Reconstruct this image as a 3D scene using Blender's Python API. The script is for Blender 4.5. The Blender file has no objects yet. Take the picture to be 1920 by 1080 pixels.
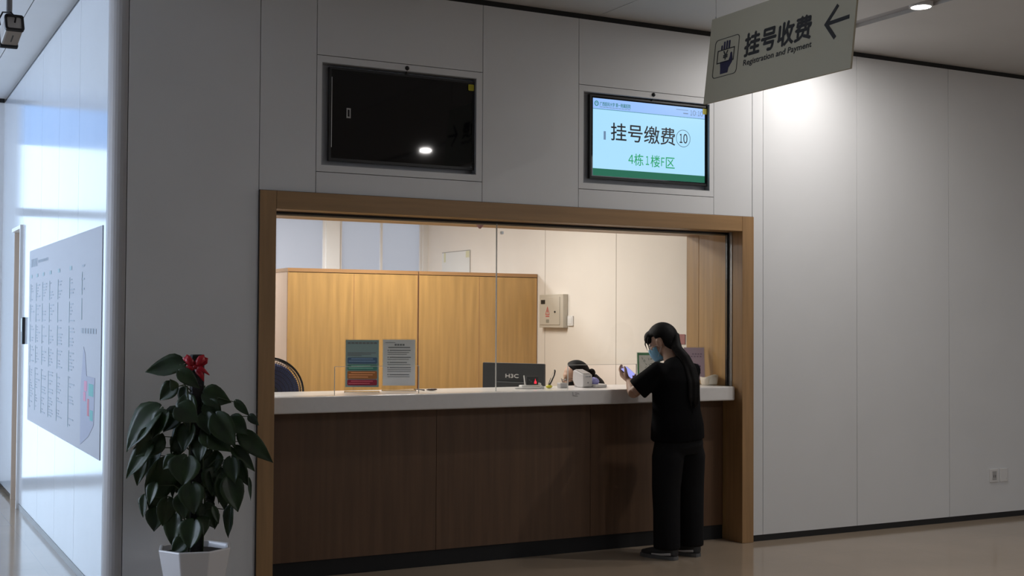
import bpy, bmesh, math, random
from mathutils import Vector as V, Matrix
random.seed(11)
C = bpy.context.scene.collection
S = bpy.context.scene

# ------------------------------------------------------------------ camera
cam_d = bpy.data.cameras.new('camera'); cam = bpy.data.objects.new('camera', cam_d); C.objects.link(cam)
cr = V((0.88359, -0.46822, 0.00581)); cu = V((-0.01734, -0.02032, 0.99964)); cf = V((0.46794, 0.88338, 0.02607))
m = Matrix.Identity(4)
for i in range(3):
    m[i][0], m[i][1], m[i][2] = cr[i], cu[i], -cf[i]
m.translation = V((0, -7.0457, 1.55))
cam.matrix_world = m
cam_d.sensor_width = 36; cam_d.lens = 2348.53 / 1920 * 36; cam_d.clip_start = .05; cam_d.clip_end = 200
S.camera = cam

# ------------------------------------------------------------------ world, lights, exposure
S.view_settings.view_transform = 'Standard'; S.view_settings.look = 'None'
S.view_settings.gamma = 1; S.view_settings.exposure = 0.0; S.view_settings.use_curve_mapping = False
w = bpy.data.worlds.new('sky'); S.world = w; w.use_nodes = True
bg = w.node_tree.nodes['Background']; bg.inputs[0].default_value = (.70, .84, 1, 1); bg.inputs[1].default_value = 2.6

def area(name, loc, size, power, col, rot=(0, 0, 0), sy=None):
    d = bpy.data.lights.new(name, 'AREA'); d.shape = 'RECTANGLE'; d.size = size; d.size_y = sy or size
    d.energy = power; d.color = col
    o = bpy.data.objects.new(name, d); C.objects.link(o); o.location = loc; o.rotation_euler = rot
    return o
area('office_ceiling_lamp', (2.9, 4.2, 2.74), 1.2, 95, (.97, .97, 1), sy=.6)
area('office_ceiling_lamp', (3.9, 2.0, 2.74), 1.2, 52, (1, .95, .90), sy=.6)
area('office_ceiling_lamp', (2.2, 1.4, 2.74), 1.2, 20, (1, .93, .85), sy=.6)
area('added_hall_fill', (8.5, -7.0, 3.5), 3, 72, (.93, .96, 1), sy=3)  # unseen fill light added to raise the level in the hall
# daylight, an unseen light added to brighten the corridor; no window stands there
area('daylight_fill', (-5.6, 2.4, 1.9), 5, 350, (.70, .80, 1), rot=(0, -math.pi / 2 - .28, 0), sy=2.6)

# ------------------------------------------------------------------ materials
def mat(name, col, rough=.5, metal=0, emis=None, es=1, noise=0, scale=8, stretch=(1, 1, 1), bump=0, spec=.5, coat=0, trans=0):
    mt = bpy.data.materials.new(name); mt.use_nodes = True
    nt = mt.node_tree; b = nt.nodes['Principled BSDF']
    b.inputs['Base Color'].default_value = (*col, 1); b.inputs['Roughness'].default_value = rough
    b.inputs['Metallic'].default_value = metal; b.inputs['Specular IOR Level'].default_value = spec
    b.inputs['Coat Weight'].default_value = coat
    if emis:
        b.inputs['Emission Color'].default_value = (*emis, 1); b.inputs['Emission Strength'].default_value = es
    if noise or bump:
        tc = nt.nodes.new('ShaderNodeTexCoord'); mp = nt.nodes.new('ShaderNodeMapping'); ns = nt.nodes.new('ShaderNodeTexNoise')
        mp.inputs['Scale'].default_value = stretch; ns.inputs['Scale'].default_value = scale; ns.inputs['Detail'].default_value = 4
        nt.links.new(tc.outputs['Object'], mp.inputs[0]); nt.links.new(mp.outputs[0], ns.inputs[0])
        if noise:
            rp = nt.nodes.new('ShaderNodeValToRGB')
            rp.color_ramp.elements[0].position = .3; rp.color_ramp.elements[1].position = .7
            rp.color_ramp.elements[0].color = (*[max(0, c * (1 - noise)) for c in col], 1)
            rp.color_ramp.elements[1].color = (*[min(1, c * (1 + noise)) for c in col], 1)
            nt.links.new(ns.outputs['Fac'], rp.inputs[0]); nt.links.new(rp.outputs[0], b.inputs['Base Color'])
        if bump:
            bp = nt.nodes.new('ShaderNodeBump'); bp.inputs['Strength'].default_value = bump; bp.inputs['Distance'].default_value = .01
            nt.links.new(ns.outputs['Fac'], bp.inputs['Height']); nt.links.new(bp.outputs[0], b.inputs['Normal'])
    return mt

panel = mat('white_wall_panel', (.76, .77, .78), .42, noise=.02, scale=2)
panel_gloss = mat('glossy_white_wall_panel', (.72, .76, .80), .13, noise=.02, scale=2, spec=.6)
cream = mat('cream_paint', (.80, .74, .67), .6, noise=.02, scale=3)
white_paint = mat('white_paint', (.80, .80, .79), .6)
ceil_m = mat('ceiling_board', (.66, .65, .64), .55, noise=.02, scale=2)
black_gap = mat('black_shadow_gap', (.008, .008, .009), .5)
seam_dark = mat('panel_seam', (.06, .06, .06), .7)
wood_v = mat('oak_laminate_upright', (.45, .262, .088), .42, noise=.14, scale=3.2, stretch=(9, 9, .55), bump=.02)
wood_h = mat('oak_laminate_level', (.44, .27, .12), .42, noise=.12, scale=3.2, stretch=(.55, 9, 9), bump=.02)
frame_v = mat('frame_laminate_upright', (.37, .215, .095), .42, noise=.14, scale=3.2, stretch=(9, 9, .55), bump=.02)
frame_h = mat('frame_laminate_level', (.35, .205, .09), .42, noise=.12, scale=3.2, stretch=(.55, 9, 9), bump=.02)
wood_edge = mat('oak_edge_band', (.36, .19, .075), .45, noise=.1, scale=4, stretch=(.6, 9, 9))
wood_shaded = mat('shaded_laminate', (.125, .066, .034), .5, noise=.16, scale=3.2, stretch=(9, 9, .5), bump=.02)  # frame laminate with the shade under the ledge put into its colour
stone = mat('white_solid_surface', (.80, .78, .76), .25, noise=.015, scale=30)
chrome = mat('brushed_steel', (.6, .6, .6), .3, 1)
alu = mat('grey_aluminium', (.35, .34, .33), .4, .6)
beige_metal = mat('beige_rail', (.5, .40, .27), .4, .2)
black_pl = mat('black_plastic', (.012, .012, .013), .35)
black_soft = mat('black_matte', (.01, .01, .011), .8)
white_pl = mat('white_plastic', (.78, .77, .76), .3)
grey_pl = mat('grey_plastic', (.45, .44, .44), .4)
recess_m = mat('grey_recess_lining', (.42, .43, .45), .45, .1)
screen_off = mat('black_screen_glass', (.002, .002, .003), .03, spec=.4)
edge_m = mat('glass_edge', (.72, .72, .68), .2, emis=None)
paper = mat('white_paper', (.66, .69, .73), .6)
ink = mat('black_ink', (.012, .012, .012), .5)
ink_soft = mat('grey_ink', (.16, .18, .20), .6)
yellow_m = mat('yellow_sticker', (.55, .50, .02), .5)

def floor_mat():
    mt = mat('polished_beige_stone', (.385, .305, .225), .11, noise=.06, scale=1.6, spec=.5)
    nt = mt.node_tree; b = nt.nodes['Principled BSDF']
    br = nt.nodes.new('ShaderNodeTexBrick'); tc = nt.nodes.new('ShaderNodeTexCoord'); mx = nt.nodes.new('ShaderNodeMixRGB')
    br.inputs['Scale'].default_value = 1; br.offset = 0; br.inputs['Brick Width'].default_value = .9; br.inputs['Row Height'].default_value = .9
    br.inputs['Mortar Size'].default_value = .0012; br.inputs['Color1'].default_value = (0, 0, 0, 1); br.inputs['Color2'].default_value = (0, 0, 0, 1); br.inputs['Mortar'].default_value = (1, 1, 1, 1)
    nt.links.new(tc.outputs['Object'], br.inputs[0])
    src = b.inputs['Base Color'].links[0].from_socket
    mx.inputs[2].default_value = (.30, .25, .20, 1)
    nt.links.new(br.outputs['Color'], mx.inputs[0]); nt.links.new(src, mx.inputs[1]); nt.links.new(mx.outputs[0], b.inputs['Base Color'])
    return mt
floor_m = floor_mat()

def glass_mat(name, tint=(1, 1, 1), refl=.6):
    mt = bpy.data.materials.new(name); mt.use_nodes = True; nt = mt.node_tree; nt.nodes.clear()
    o = nt.nodes.new('ShaderNodeOutputMaterial'); mx = nt.nodes.new('ShaderNodeMixShader'); t = nt.nodes.new('ShaderNodeBsdfTransparent')
    g = nt.nodes.new('ShaderNodeBsdfGlossy'); f = nt.nodes.new('ShaderNodeFresnel'); mu = nt.nodes.new('ShaderNodeMath')
    mu.operation = 'MULTIPLY'; mu.inputs[1].default_value = refl; f.inputs[0].default_value = 1.45
    t.inputs[0].default_value = (*tint, 1); g.inputs['Roughness'].default_value = .02
    nt.links.new(f.outputs[0], mu.inputs[0]); nt.links.new(mu.outputs[0], mx.inputs[0]); nt.links.new(t.outputs[0], mx.inputs[1]); nt.links.new(g.outputs[0], mx.inputs[2]); nt.links.new(mx.outputs[0], o.inputs[0])
    return mt
glass = glass_mat('clear_glass', (.965, .975, .965))
win_glass = glass_mat('window_glass', (.9, .95, 1), .5)
acrylic = glass_mat('clear_acrylic', (.93, .95, .95), 1)

def blind_mat():
    mt = bpy.data.materials.new('frosted_window_film'); mt.use_nodes = True; nt = mt.node_tree; nt.nodes.clear()
    o = nt.nodes.new('ShaderNodeOutputMaterial'); mx = nt.nodes.new('ShaderNodeMixShader'); t = nt.nodes.new('ShaderNodeBsdfTranslucent'); d = nt.nodes.new('ShaderNodeBsdfDiffuse')
    t.inputs[0].default_value = (.57, .54, .54, 1); d.inputs[0].default_value = (.6, .6, .65, 1); mx.inputs[0].default_value = .25
    nt.links.new(t.outputs[0], mx.inputs[1]); nt.links.new(d.outputs[0], mx.inputs[2]); nt.links.new(mx.outputs[0], o.inputs[0])
    return mt
frost = blind_mat()

# ------------------------------------------------------------------ helpers
def base(parent):
    p = V((0, 0, 0))
    while parent is not None:
        p += V(parent.location); parent = parent.parent
    return p
def link_mesh(name, me, mt, parent=None, smooth=False):
    o = bpy.data.objects.new(name, me); C.objects.link(o)
    if parent is not None:
        o.parent = parent; off = base(parent)
    else:
        vs = [v.co for v in me.vertices]
        lo = [min(v[i] for v in vs) for i in range(3)]; hi = [max(v[i] for v in vs) for i in range(3)]
        off = V(((lo[0] + hi[0]) / 2, (lo[1] + hi[1]) / 2, lo[2])); o.location = off
    me.transform(Matrix.Translation(-off))
    for mm in (mt if isinstance(mt, (list, tuple)) else [mt]):
        me.materials.append(mm)
    if smooth:
        for p in me.polygons: p.use_smooth = True
    return o
def mk(name, bm, mt, parent=None, smooth=False, bevel=0):
    bmesh.ops.recalc_face_normals(bm, faces=bm.faces)
    me = bpy.data.meshes.new(name); bm.to_mesh(me); bm.free()
    o = link_mesh(name, me, mt, parent, smooth)
    if bevel:
        b = o.modifiers.new('bevel', 'BEVEL'); b.width = bevel; b.segments = 2; b.limit_method = 'ANGLE'
    return o
def tag(o, label, cat=None, group=None, kind=None):
    o['label'] = label
    if cat: o['category'] = cat
    if group: o['group'] = group
    if kind: o['kind'] = kind
    return o
def empty(name, loc, label, cat, group=None):
    o = bpy.data.objects.new(name, None); C.objects.link(o); o.location = loc; o.empty_display_size = .1
    return tag(o, label, cat, group)
def B(): return bmesh.new()
def box(bm, x0, x1, y0, y1, z0, z1, M=None, mi=0):
    vs = [bm.verts.new((x, y, z)) for x in (x0, x1) for y in (y0, y1) for z in (z0, z1)]
    fs = []
    for q in ((0, 1, 3, 2), (4, 6, 7, 5), (0, 4, 5, 1), (2, 3, 7, 6), (0, 2, 6, 4), (1, 5, 7, 3)):
        f = bm.faces.new([vs[i] for i in q]); f.material_index = mi; fs.append(f)
    if M is not None:
        for v in vs: v.co = M @ v.co
    return vs
def boxo(name, x0, x1, y0, y1, z0, z1, mt, parent=None, bevel=0, M=None):
    b = B(); box(b, x0, x1, y0, y1, z0, z1, M); return mk(name, b, mt, parent, bevel=bevel)
def frame_for(d):
    d = V(d).normalized(); a = V((0, 0, 1)) if abs(d.z) < .9 else V((1, 0, 0))
    s = d.cross(a).normalized(); t = s.cross(d).normalized(); return s, t
def loft(bm, pts, radii, n=12, side=None, cap=True, mi=0):
    """closed tube through pts; radii are r or (r_side, r_other); side fixes the side axis"""
    pts = [V(p) for p in pts]; rings = []; ps = None
    for i, p in enumerate(pts):
        d = (pts[min(i + 1, len(pts) - 1)] - pts[max(i - 1, 0)]).normalized()
        if side is not None:
            s = V(side); s = (s - d * s.dot(d)).normalized()
        elif ps is None: s, _ = frame_for(d)
        else: s = (ps - d * ps.dot(d)).normalized()
        ps = s; t = d.cross(s)
        r = radii[i] if isinstance(radii, (list, tuple)) else radii
        ra, rb = r if isinstance(r, (list, tuple)) else (r, r)
        rings.append([bm.verts.new(p + s * ra * math.cos(2 * math.pi * k / n) + t * rb * math.sin(2 * math.pi * k / n)) for k in range(n)])
    for a, b in zip(rings, rings[1:]):
        for k in range(n):
            f = bm.faces.new((a[k], a[(k + 1) % n], b[(k + 1) % n], b[k])); f.material_index = mi
    if cap:
        for rg, q in ((rings[0], 0), (rings[-1], 1)):
            f = bm.faces.new(rg if q else rg[::-1]); f.material_index = mi
    return rings
def cyl(bm, a, b, r, n=20, r2=None, mi=0): return loft(bm, [a, b], [r, r if r2 is None else r2], n, mi=mi)
def ellip(bm, c, r, M=None, n=20, k=12, fn=None):
    """ellipsoid with half axes r about c, M rotates, fn(unit vector) gives a radius factor"""
    rows = []
    for i in range(k + 1):
        th = math.pi * i / k
        row = []
        for j in range(n if 0 < i < k else 1):
            ph = 2 * math.pi * j / n
            u = V((math.sin(th) * math.cos(ph), math.sin(th) * math.sin(ph), math.cos(th)))
            s = fn(u) if fn else 1
            p = V((u.x * r[0], u.y * r[1], u.z * r[2])) * s
            p = p + V(c)
            if M is not None: p = M @ p
            row.append(bm.verts.new(p))
        rows.append(row)
    for i in range(k):
        a, b = rows[i], rows[i + 1]
        for j in range(n):
            j2 = (j + 1) % n
            if len(a) == 1: bm.faces.new((a[0], b[j], b[j2]))
            elif len(b) == 1: bm.faces.new((a[j], b[0], a[j2]))
            else: bm.faces.new((a[j], b[j], b[j2], a[j2]))
def prism(bm, poly, P, t0, t1, mi=0):
    """polygon in plane frame P extruded from t0 to t1 along the frame's normal"""
    a = [bm.verts.new(P(x, y, t0)) for x, y in poly]; b = [bm.verts.new(P(x, y, t1)) for x, y in poly]
    n = len(poly)
    for f in (bm.faces.new(a), bm.faces.new(b[::-1])): f.material_index = mi
    for i in range(n):
        f = bm.faces.new((a[i], a[(i + 1) % n], b[(i + 1) % n], b[i])); f.material_index = mi
class Pl:
    """a flat frame: P(x, y, t) -> point"""
    def __init__(s, o, ux, uy):
        s.o = V(o); s.ux = V(ux).normalized(); s.uy = V(uy).normalized(); s.n = s.ux.cross(s.uy)
    def __call__(s, x, y, t=0): return s.o + s.ux * x + s.uy * y + s.n * t
def rrect(x0, y0, x1, y1, r, k=5):
    out = []
    for cx, cy, a0 in ((x1 - r, y1 - r, 0), (x0 + r, y1 - r, 90), (x0 + r, y0 + r, 180), (x1 - r, y0 + r, 270)):
        for i in range(k + 1):
            a = math.radians(a0 + 90 * i / k); out.append((cx + r * math.cos(a), cy + r * math.sin(a)))
    return out
def rect(x0, y0, x1, y1): return [(x0, y0), (x1, y0), (x1, y1), (x0, y1)]
def marks(name, polys, P, mt, parent, t=.0012, th=.0006):
    b = B()
    for q in polys: prism(b, q, P, t, t + th)
    return mk(name, b, mt, parent)
def ring_poly(bm, outer, inner, P, t0, t1):
    n = len(outer)
    A = [[bm.verts.new(P(x, y, t)) for x, y in q] for q in (outer, inner) for t in (t0, t1)]
    for a, b in ((0, 1), (3, 2), (1, 3), (2, 0)):
        for i in range(n):
            bm.faces.new((A[a][i], A[a][(i + 1) % n], A[b][(i + 1) % n], A[b][i]))
def text(name, body, P, x0, y0, x1, y1, mt, parent, bold2=0, t=.0012, res=3):
    cu_ = bpy.data.curves.new('t', 'FONT'); cu_.body = body; cu_.resolution_u = res; cu_.extrude = 0
    o = bpy.data.objects.new('t', cu_); C.objects.link(o)
    dg = bpy.context.evaluated_depsgraph_get(); dg.update()
    me = bpy.data.meshes.new_from_object(o.evaluated_get(dg))
    bpy.data.objects.remove(o)
    xs = [v.co.x for v in me.vertices]; ys = [v.co.y for v in me.vertices]
    ax, bx, ay, by = min(xs), max(xs), min(ys), max(ys)
    sx = (x1 - x0) / (bx - ax); sy = (y1 - y0) / (by - ay)
    for v in me.vertices:
        v.co = P(x0 + (v.co.x - ax) * sx, y0 + (v.co.y - ay) * sy, t)
    bm = B()
    sh = [(0, 0)] if not bold2 else [(0, 0), (bold2, 0), (-bold2, 0), (0, bold2), (0, -bold2)]
    for i, (dx, dy) in enumerate(sh):
        k = len(bm.verts); bm.from_mesh(me); bm.verts.ensure_lookup_table()
        for v in bm.verts[k:]: v.co += P.ux * dx + P.uy * dy + P.n * (.00003 * i)
    bpy.data.meshes.remove(me)
    return mk(name, bm, mt, parent)
def fuse(name, bm, mt, parent=None, voxel=.006, smooth=6, fac=.5, off=V((0, 0, 0))):
    """overlapping closed pieces become one continuous surface"""
    bmesh.ops.recalc_face_normals(bm, faces=bm.faces)
    me = bpy.data.meshes.new('x'); bm.to_mesh(me); bm.free()
    o = bpy.data.objects.new('x', me); C.objects.link(o)
    r = o.modifiers.new('r', 'REMESH'); r.mode = 'VOXEL'; r.voxel_size = voxel
    s = o.modifiers.new('s', 'SMOOTH'); s.iterations = smooth; s.factor = fac
    dg = bpy.context.evaluated_depsgraph_get(); dg.update()
    out = bpy.data.meshes.new_from_object(o.evaluated_get(dg)); out.name = name
    bpy.data.objects.remove(o)
    return link_mesh(name, out, mt, parent, True)
def copy_tree(o, parent=None):
    c = o.copy(); C.objects.link(c); c.parent = parent
    for ch in list(o.children): copy_tree(ch, c)
    return c
def struct(o, label, cat): return tag(o, label, cat, kind='structure')

FRONT = lambda x, z, y=0.0: Pl((x, y, z), (1, 0, 0), (0, 0, 1))       # faces the hall (-y)
LEFTF = lambda y, z, x: Pl((x, y, z), (0, -1, 0), (0, 0, 1))          # faces -x

# ------------------------------------------------------------------ room shell
CZ = 3.58; WT = 3.543; XJ = 5.557; XL = 1.25
struct(boxo('floor', -8, 12, -12, 5.4, -.1, 0, floor_m), 'polished beige stone floor of the hall', 'floor')

b = B(); g = .004
def wallseg(xs, z0, z1, zs=()):
    for a, c in zip(xs, xs[1:]): box(b, a + g / 2, c - g / 2, 0, .04, z0, z1)
wallseg([1.339, 2.079], .045, WT)
# above the opening, with the two recesses for the screens cut out
T1 = (2.452, 3.473, 2.463, 3.075); T2 = (4.257, 5.286, 2.459, 3.068)
box(b, 2.081, 2.418, 0, .04, 2.297, WT)
def around(T, xa, xb):
    # a trim sheet with its own seam round the recess
    x0, x1, z0, z1 = T; zt = z1 + .04; zb = z0 - .04
    box(b, xa + g / 2, xb - g / 2, 0, .04, zt + g / 2, WT); box(b, xa + g / 2, xb - g / 2, 0, .04, 2.297, zb - g / 2)
    box(b, xa + g / 2, x0, 0, .04, zb + g / 2, zt - g / 2); box(b, x1, xb - g / 2, 0, .04, zb + g / 2, zt - g / 2)
    box(b, x0, x1, 0, .04, zb + g / 2, z0); box(b, x0, x1, 0, .04, z1, zt - g / 2)
around(T1, 2.42, 3.515); box(b, 3.517, 4.221 - g / 2, 0, .04, 2.297, WT)
around(T2, 4.221, 5.320); box(b, 5.322, 5.659 - g, 0, .04, 2.297, WT)
wallseg([5.659, 5.756, 6.642, 7.594, 8.55, 9.5, 10.45, 11.4, 12], .045, WT)
# solid core behind the sheets
for q in ((1.339, 2.079, .045, WT), (5.66, 12, .045, WT)): box(b, q[0], q[1], .041, .2, q[2], q[3], mi=1)
for T, xa, xb in ((T1, 2.079, 3.515), (T2, 3.515, 5.66)):
    x0, x1, z0, z1 = T
    box(b, xa, xb, .041, .2, z1, WT, mi=1); box(b, xa, xb, .041, .2, 2.297, z0, mi=1)
    box(b, xa, x0, .041, .2, z0, z1, mi=1); box(b, x1, xb, .041, .2, z0, z1, mi=1); box(b, x0, x1, .14, .2, z0, z1, mi=1)
wf = mk('wall_front', b, [panel, seam_dark]); struct(wf, 'white panelled wall with the counter opening', 'wall')
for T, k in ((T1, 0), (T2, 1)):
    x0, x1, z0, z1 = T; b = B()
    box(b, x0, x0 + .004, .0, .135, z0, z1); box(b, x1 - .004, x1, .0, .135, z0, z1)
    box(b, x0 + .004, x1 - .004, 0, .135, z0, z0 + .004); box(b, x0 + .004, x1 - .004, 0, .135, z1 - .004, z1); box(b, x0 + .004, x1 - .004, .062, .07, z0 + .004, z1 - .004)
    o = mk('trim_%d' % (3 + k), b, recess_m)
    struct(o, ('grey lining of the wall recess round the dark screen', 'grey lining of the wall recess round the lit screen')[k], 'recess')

# rounded corner post where the front wall turns into the corridor
b = B(); prof = [(1.337, .2), (1.337, 0)]
for i in range(9):
    a = math.radians(90 * i / 8); prof.append((1.335 - .085 * math.sin(a), .085 - .085 * math.cos(a)))
prof.append((1.25, .105)); prof.append((1.335, .105))
prism(b, prof, Pl((0, 0, 0), (1, 0, 0), (0, 1, 0)), .0, WT)
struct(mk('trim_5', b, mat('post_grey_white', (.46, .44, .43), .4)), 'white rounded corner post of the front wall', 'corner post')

# corridor wall (faces -x) with a doorway
b = B()
ys = [.107, 1.07, 1.903, 2.775, 3.86]
for a, c in zip(ys, ys[1:]): box(b, XL, XL + .04, a + .002, c - .002, .045, WT)
box(b, XL, XL + .04, 3.862, 4.445, 2.30, WT); box(b, XL, XL + .04, 4.447, 5.40, .045, WT)
box(b, XL + .041, XL + .11, .2, 3.86, 0, WT, mi=1); box(b, XL + .041, XL + .11, 3.86, 4.475, 2.3, WT, mi=1); box(b, XL + .041, XL + .11, 4.475, 5.4, 0, WT, mi=1)
struct(mk('wall_left', b, [panel_gloss, seam_dark]), 'glossy white panelled corridor wall left of the rounded post', 'wall')
struct(boxo('baseboard_left', XL - .004, XL + .03, .11, 3.85, 0, .043, alu), 'grey metal skirting of the corridor wall', 'baseboard')
# door with its casing
door_m = mat('beige_door', (.62, .52, .43), .5, noise=.04, scale=3, stretch=(4, 4, .4))
d1 = boxo('door_1', XL + .17, XL + .21, 3.877, 4.43, .005, 2.27, door_m); struct(d1, 'beige door in the corridor wall', 'door')
b = B(); box(b, XL - .022, XL + .10, 3.845, 3.875, 0, 2.31); box(b, XL - .022, XL + .10, 3.875, 4.44, 2.28, 2.31)
mk('door_frame', b, white_pl, d1)
b = B(); box(b, XL + .002, XL + .22, 4.432, 4.472, 0, 2.279); box(b, XL + .101, XL + .22, 3.862, 3.876, 0, 2.279); box(b, XL + .101, XL + .22, 3.862, 4.472, 2.28, 2.31); mk('door_lining', b, door_m, d1)
b = B(); cyl(b, (XL + .17, 4.37, 1.02), (XL + .135, 4.37, 1.02), .01); cyl(b, (XL + .137, 4.37, 1.02), (XL + .137, 4.26, 1.02), .009); mk('door_handle', b, chrome, d1)
rd = empty('card_reader', (XL, 3.65, 1.34), 'black slim card reader on the corridor wall beside the door', 'card reader')
boxo('housing', XL - .022, XL - .0005, 3.61, 3.69, 1.34, 1.555, black_pl, rd, bevel=.004)
boxo('touch_panel', XL - .0235, XL - .0222, 3.62, 3.68, 1.44, 1.545, screen_off, rd)

# corridor end wall with the tall glazing
b = B(); box(b, 1.09, 1.36, 5.4, 5.5, 0, CZ); box(b, -8, 1.09, 5.4, 5.5, 3.55, CZ)
struct(mk('wall_end', b, panel), 'pale wall at the end of the corridor', 'wall')
w1 = B(); box(w1, -8, 1.09, 5.43, 5.44, .0, 3.17); w1o = mk('window_1', w1, win_glass); struct(w1o, 'tall glazed window at the end of the corridor', 'window')
b = B(); box(b, -8, 1.09, 5.40, 5.48, 2.50, 2.575); box(b, -8, 1.09, 5.40, 5.48, 0, .06)
for x in (-.55, -2.3, -4.0, -5.8): box(b, x, x + .06, 5.40, 5.48, .06, 2.50); box(b, x, x + .06, 5.40, 5.48, 2.575, 3.55)
mk('window_frame', b, alu, w1o)
boxo('tinted_top_pane', -8, 1.09, 5.43, 5.44, 3.1705, 3.549, glass_mat('blue_tinted_glass', (.36, .50, .68), .5), w1o)
struct(boxo('baseboard_end', 1.05, 1.245, 5.37, 5.40, 0, .045, black_gap), 'black skirting at the corridor end', 'baseboard')

# ceiling: boards with seams along y and a slot that holds the downlights
b = B()
for a, c in ((-8, -5.7), (-5.7, -3.46), (-3.46, -1.22), (-1.22, 1.015), (1.015, 4.373), (4.373, 5.96), (6.10, 8.34), (8.34, 12)):
    box(b, a + .003, c - .003, -12, 5.5, CZ, CZ + .03)
box(b, 5.957, 6.103, -12, .0, CZ + .025, CZ + .05, mi=2)
box(b, -8, 12, -12, 5.5, CZ + .051, CZ + .08, mi=1)
struct(mk('ceiling', b, [ceil_m, seam_dark, mat('slot_grey', (.38, .37, .38), .5)]), 'grey white ceiling of the hall', 'ceiling')
b = B(); box(b, 1.26, 12, .012, .03, WT + .0005, CZ - .0005); struct(mk('trim_6', b, black_gap), 'black shadow gap between front wall and ceiling', 'shadow gap')
gap_lit = mat('lit_black_gap', (.03, .032, .04), .3)  # same black trim, with the light on it put into a greyer colour
b = B(); box(b, XL + .012, XL + .03, .11, 5.39, WT + .0005, CZ - .0005); struct(mk('trim_7', b, gap_lit), 'dark shadow gap above the corridor wall', 'shadow gap')
b = B(); box(b, 1.0, XL - .002, 5.385, 5.399, WT, CZ - .0005); struct(mk('trim_8', b, black_gap), 'black shadow gap above the corridor end wall', 'shadow gap')
# other hall walls (behind and beside the camera)
struct(boxo('wall_right', 12, 12.1, -12, .2, 0, CZ + .08, panel), 'white wall at the right end of the hall', 'wall')
struct(boxo('wall_back', -8, 12, -12.1, -12, 0, CZ + .08, panel), 'white wall behind the hall', 'wall')
struct(boxo('wall_side', -8.1, -8, -12, 5.5, 0, CZ + .08, panel), 'white wall on the far left of the hall', 'wall')
b = B(); box(b, 5.662, 12, .006, .03, 0, .0445); struct(mk('baseboard_front', b, black_gap), 'black skirting under the right wall panels', 'baseboard')
b = B(); box(b, 1.339, 2.078, .006, .03, 0, .0445); struct(mk('baseboard_front_left', b, black_gap), 'black skirting behind the potted plant', 'baseboard')

# office shell
OZ = 2.75
struct(boxo('wall_office_right', XJ + .002, 5.70, .648, 5.40, 0, OZ, cream), 'cream side wall inside the office', 'wall')
b = B(); 
for x0, x1, z0, z1 in ((1.36, 3.3, 0, OZ), (4.398, 4.546, 0, OZ), (5.50, 5.70, 0, OZ), (3.3, 5.5, 0, 1.1)): box(b, x0, x1, 5.4, 5.5, z0, z1)
box(b, 3.3, 5.5, 5.4, 5.5, 2.62, OZ)
struct(mk('wall_office_back', b, white_paint), 'white office back wall with frosted windows', 'wall')
for k, (x0, x1) in enumerate(((3.3, 4.398), (4.546, 5.50))):
    o = boxo('window_%d' % (2 + k), x0, x1, 5.45, 5.455, 1.1, 2.62, frost)
    struct(o, ('frosted office window left of the pillar', 'frosted office window right of the pillar')[k], 'window')
    b = B(); box(b, x0, x1, 5.42, 5.448, 1.1, 1.14); box(b, x0, x0 + .03, 5.42, 5.448, 1.14, 2.62); box(b, x1 - .03, x1, 5.42, 5.448, 1.14, 2.62)
    box(b, (x0 + x1) / 2 - .012, (x0 + x1) / 2 + .012, 5.42, 5.448, 1.14, 2.62)
    mk('window_frame', b, white_pl, o)
struct(boxo('ceiling_office', 1.36, 5.70, .2, 5.5, OZ + .002, OZ + .05, white_paint), 'white office ceiling', 'ceiling')
struct(boxo('wall_lintel', 2.079, 5.657, .201, .646, 2.297, OZ, white_paint), 'white wall over the counter opening, office side', 'wall')
struct(boxo('wall_office_front', 1.36, 2.078, .201, .30, 0, OZ, white_paint), 'white office wall left of the counter', 'wall')
# thin seams on the cream wall
b = B()
for y in (1.625, 2.81): box(b, XJ + .0005, XJ + .0018, y - .003, y + .003, 0, OZ - .001)
struct(mk('trim_9', b, mat('faint_seam', (.45, .40, .35), .7)), 'faint upright joints in the cream wall', 'joints')

# wooden frame of the opening
b = B()
FY = -.02
for x0, x1 in ((2.081, 2.178), (XJ, 5.657)):
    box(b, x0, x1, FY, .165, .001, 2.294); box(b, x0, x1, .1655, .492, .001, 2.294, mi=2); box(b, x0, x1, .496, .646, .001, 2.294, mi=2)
box(b, 2.1795, XJ - .0015, FY, .646, 2.189, 2.294, mi=1)
struct(mk('trim_1', b, [frame_v, frame_h, mat('lit_lining_laminate', (.39, .235, .095), .42, noise=.14, scale=3.2, stretch=(9, 9, .55), bump=.02)], bevel=.002), 'oak laminate frame lining the counter opening', 'frame')  # inner jamb: same laminate, colour lightened for the office light on it
b = B(); box(b, 2.0795, 2.0808, -.012, 0, 0, 2.296); box(b, 5.6572, 5.6585, -.012, 0, 0, 2.296); box(b, 2.081, 5.657, -.012, 0, 2.2942, 2.2965)
struct(mk('trim_10', b, seam_dark), 'thin dark joint round the oak frame', 'joint')

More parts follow.
